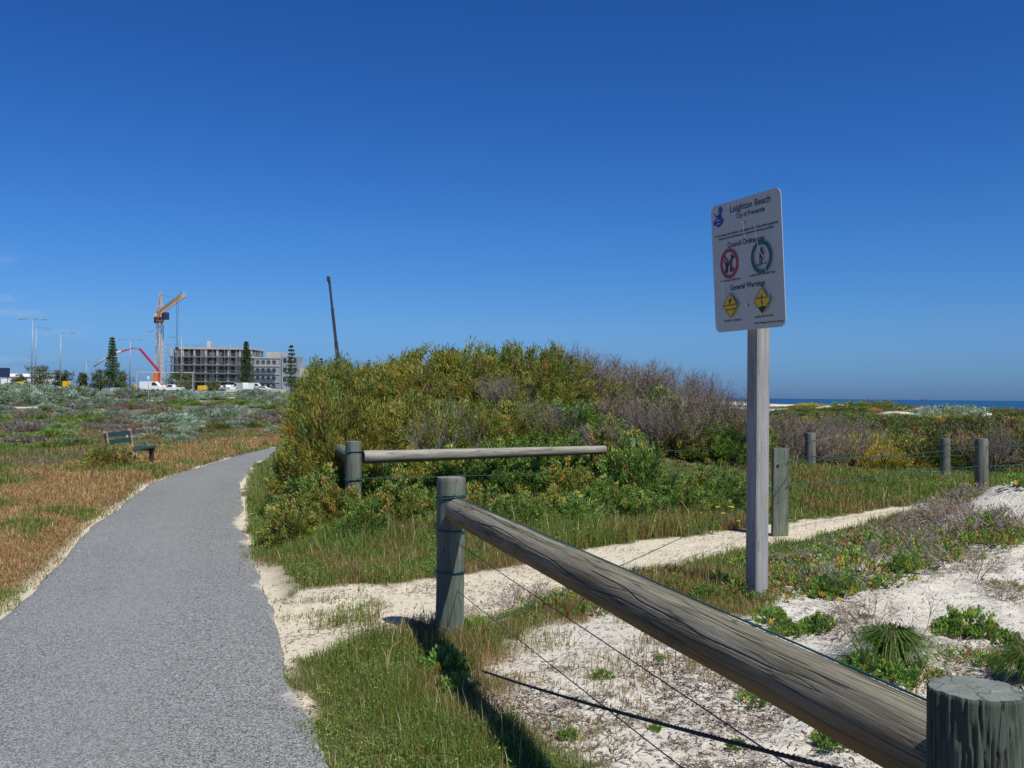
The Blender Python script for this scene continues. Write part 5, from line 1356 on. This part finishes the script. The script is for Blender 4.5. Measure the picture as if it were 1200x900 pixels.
for (px, d, kd, lab, rz) in ((244, 285, 'car', 'leftmost white car parked below the unfinished building', 0), (256, 288, 'car', 'second white car from the left below the building', 3.0), (267, 284, 'ute', 'white ute parked between the white cars and the pine', 2.4), (274, 287, 'ute', 'white ute parked close left of the tall pine', 2.5),
    (281, 284, 'van', 'white van just left of the tall pine trunk', 2.5), (298, 286, 'van', 'long white van just right of the tall pine trunk', 0), (309, 285, 'car', 'white car touching the rear of the long van', 0), (322, 287, 'car', 'rightmost grey car below the building', 0),
    (178, 232, 'van', 'white van under the white overhead frame', 0), (190, 234, 'car', 'white car under the white overhead frame', 0), (202, 230, 'ute', 'white ute beside the lamp post under the frame', 3.1)):
    vehicle(px, d, kd, M_WHITE if 'grey' not in lab else M_GREYM, lab, rz)
for kk_, (px, d, w, h, mat, lab) in enumerate(((24, 205, 1.9, 1.5, M_YB, 'yellow roadside barrier board furthest left'), (78, 208, 1.7, 1.7, M_YB, 'yellow roadside board below the single armed lamp'), (158, 240, 1.2, 1.0, M_YB, 'small yellow board at the foot of the overhead frame'), (237, 236, 2.2, 1.0, M_YB, 'low yellow board left of the parked vans'), (31, 204, 1.4, 1.0, M_OR, 'orange and white barrier board beside the leftmost yellow board'))):
    b_ = gnd(px, d); o_ = empty('barrier_board', b_); tag(o_, lab, 'barrier board')
    mb = MB(); mb.box((0, 0, .5 + h / 2), (w, .08, h)); mb.build('panel', mat, o_)
    for s_ in (-1, 1): mb = MB(); mb.beam((s_ * w * .35, .06, -.1), (s_ * w * .35, .06, .55 + h * .5), .08); mb.build('leg', M_GREYM, o_)
# overhead frame
xa = gnd(160, 238); o_ = empty('overhead_frame', xa); tag(o_, 'long thin white overhead frame on posts in front of the crane', 'frame')
hz = zat(436, 238, 160) - xa.z; xl_ = (226 - 160) / F * 238
mb = MB(); mb.box((xl_ / 2, 0, hz), (xl_ + .2, .16, .17)); mb.build('beam', M_CONC, o_)
for f_ in (0, .5, 1): mb = MB(); mb.beam((xl_ * f_, 0, -.3), (xl_ * f_, 0, hz - .09), .12); mb.build('post', M_CONC, o_)
# billboard, shed, low wall, thin marker post
b_ = gnd(2, 210); o_ = empty('billboard', b_); tag(o_, 'dark blue billboard at the far left edge', 'billboard')
h_ = zat(431, 210, 2) - b_.z; mb = MB(); mb.box((0, 0, h_ - 1.0), (3.4, .15, 2.0)); mb.build('panel', M_DB, o_)
for s_ in (-1.2, 1.2): mb = MB(); mb.beam((s_, .12, -.2), (s_, .12, h_ - .4), .14); mb.build('post', M_GREYM, o_)
b_ = gnd(28, 260); o_ = empty('white_shed', b_); tag(o_, 'long low white shed behind the leftmost street lamps', 'shed')
mb = MB(); mb.box((0, 3, 1.6), (12, 6, 3.2)); mb.build('wall', M_WHITE, o_)
mb = MB(); mb.prism([(-.3, 3.203), (6.3, 3.203), (3, 4.0)], -6.2, 6.2, Matrix(((0, 0, 1), (1, 0, 0), (0, 1, 0)))); mb.build('roof', M_WHITE, o_)
mb = MB(); mb.box((-2, -.03, 1.1), (1.6, .05, 2.1)); mb.build('door', M_GREYM, o_)
b_ = gnd(144, 225); o_ = MB().box((0, 0, .3), (5.8, .4, 1.0), bev=.05).build('concrete_barrier', M_CREAM, loc=b_); tag(o_, 'pale low concrete barrier in front of the roadside trees', 'barrier')
b_ = gnd(300, 262); o_ = MB().box((0, 0, .2), (16, .4, .9), bev=.05).build('retaining_wall', M_CREAM, loc=b_); tag(o_, 'long low cream wall in front of the parked vans', 'wall')
b_ = gnd(174, 75); o_ = empty('marker_post', b_); tag(o_, 'thin pale marker post standing in the scrub left of the path', 'post')
mb = MB(); mb.tube([(0, 0, -.1), (0, 0, zat(441, 75, 174) - b_.z)], .04, 6); mb.build('pole', M_GREYM, o_)
mb = MB(); mb.box((0, -.05, zat(441, 75, 174) - b_.z - .1), (.16, .02, .22)); mb.build('marker_plate', M_WHITE, o_)

# mobile crane with telescopic boom
MD = 185.0; b_ = gnd(399, MD); mc = empty('mobile_crane', b_); tag(mc, 'mobile crane with a thin dark telescopic boom rising behind the thicket', 'crane')
pA = atd(399, 447, MD) - b_; pA.z = 2.6; pB = atd(385.5, 326, MD) - b_
for i, (f0, f1, w_) in enumerate(((0, .38, .62), (.38, .7, .5), (.7, 1.0, .40))):
    mb = MB(); mb.beam(pA.lerp(pB, f0), pA.lerp(pB, f1 + .01), w_); mb.build('boom_section', M_BOOM, mc)
mb = MB(); mb.box(pB + Vector((0, -.5, -.2)), (.5, 1.0, .9)); mb.build('boom_head', M_BOOM, mc)
mb = MB(); mb.box((1, 0, 1.2), (9, 2.5, .8)); mb.build('chassis', M_YB, mc); mb = MB(); mb.box((5.4, 0, 1.7), (1.6, 2.3, 1.7), bev=.2); mb.build('cab', M_YB, mc)
mb = MB(); mb.box((-.6, 0, 2.2), (2.6, 2.2, 1.2), bev=.15); mb.build('crane_house', M_YB, mc)
for xx in (-2.6, -1.2, 2.6, 4.0):
    for y_ in (-1.1, 1.1): mb = MB(); mb.tube([(xx, y_ - .18, .55), (xx, y_ + .18, .55)], .55, 12); mb.build('wheel', M_TYRE, mc)

# a ship on the horizon
b_ = Vector(((1084 - 600) / F * 5000, 5000, -5)); o_ = empty('cargo_ship', b_); tag(o_, 'tiny distant cargo ship on the sea horizon', 'ship')
mb = MB(); mb.prism([(-16, 0), (-15, 7), (15, 7), (18, 10), (16, 0)], -4, 4, Matrix(((1, 0, 0), (0, 0, 1), (0, 1, 0)))); mb.build('hull', plain('ship_hull', (.10, .10, .14), .7), o_)
mb = MB(); mb.box((-10, 0, 9.5), (6, 7, 5)); mb.build('superstructure', M_GREYM, o_)

# unused prototypes must not stay at the origin
for lst in (wattle, [tallw], green, twiggy, [greytwig], silver, dark, [yell, rust, greym], mound, suc, creep, dead):
    for o_ in lst:
        if o_.name not in used:
            for ch in list(o_.children): bpy.data.objects.remove(ch)
            bpy.data.objects.remove(o_)

# look-alikes in a row are told apart by their order in the row
ORD = ('first', 'second', 'third', 'fourth', 'fifth', 'sixth', 'seventh', 'eighth', 'ninth', 'tenth', 'eleventh', 'twelfth', 'thirteenth', 'fourteenth', 'fifteenth', 'sixteenth', 'seventeenth', 'eighteenth', 'nineteenth', 'twentieth')
bylab = {}
for o_ in list(C.objects):
    if o_.parent is None and 'label' in o_.keys(): bylab.setdefault(o_['label'], []).append(o_)
BAND = ('nearest', 'second nearest', 'third nearest', 'fourth nearest', 'fifth nearest', 'sixth nearest', 'farthest')
for lab, os_ in bylab.items():
    if len(os_) < 2: continue
    nb_ = 1 if len(os_) <= 20 else min(7, math.ceil(len(os_) / 12))
    os_.sort(key=lambda q: q.location.y)
    per_ = math.ceil(len(os_) / nb_)
    for b_ in range(nb_):
        part_ = sorted(os_[b_ * per_:(b_ + 1) * per_], key=lambda q: q.location.x / max(q.location.y, .1))
        for i, o_ in enumerate(part_):
            w_ = 'leftmost ' if i == 0 else 'rightmost ' if i == len(part_) - 1 else ORD[i] + ' from left '
            o_['label'] = w_ + lab + ('' if nb_ == 1 else ', ' + (BAND[b_] if b_ < nb_ - 1 else 'farthest') + ' row')
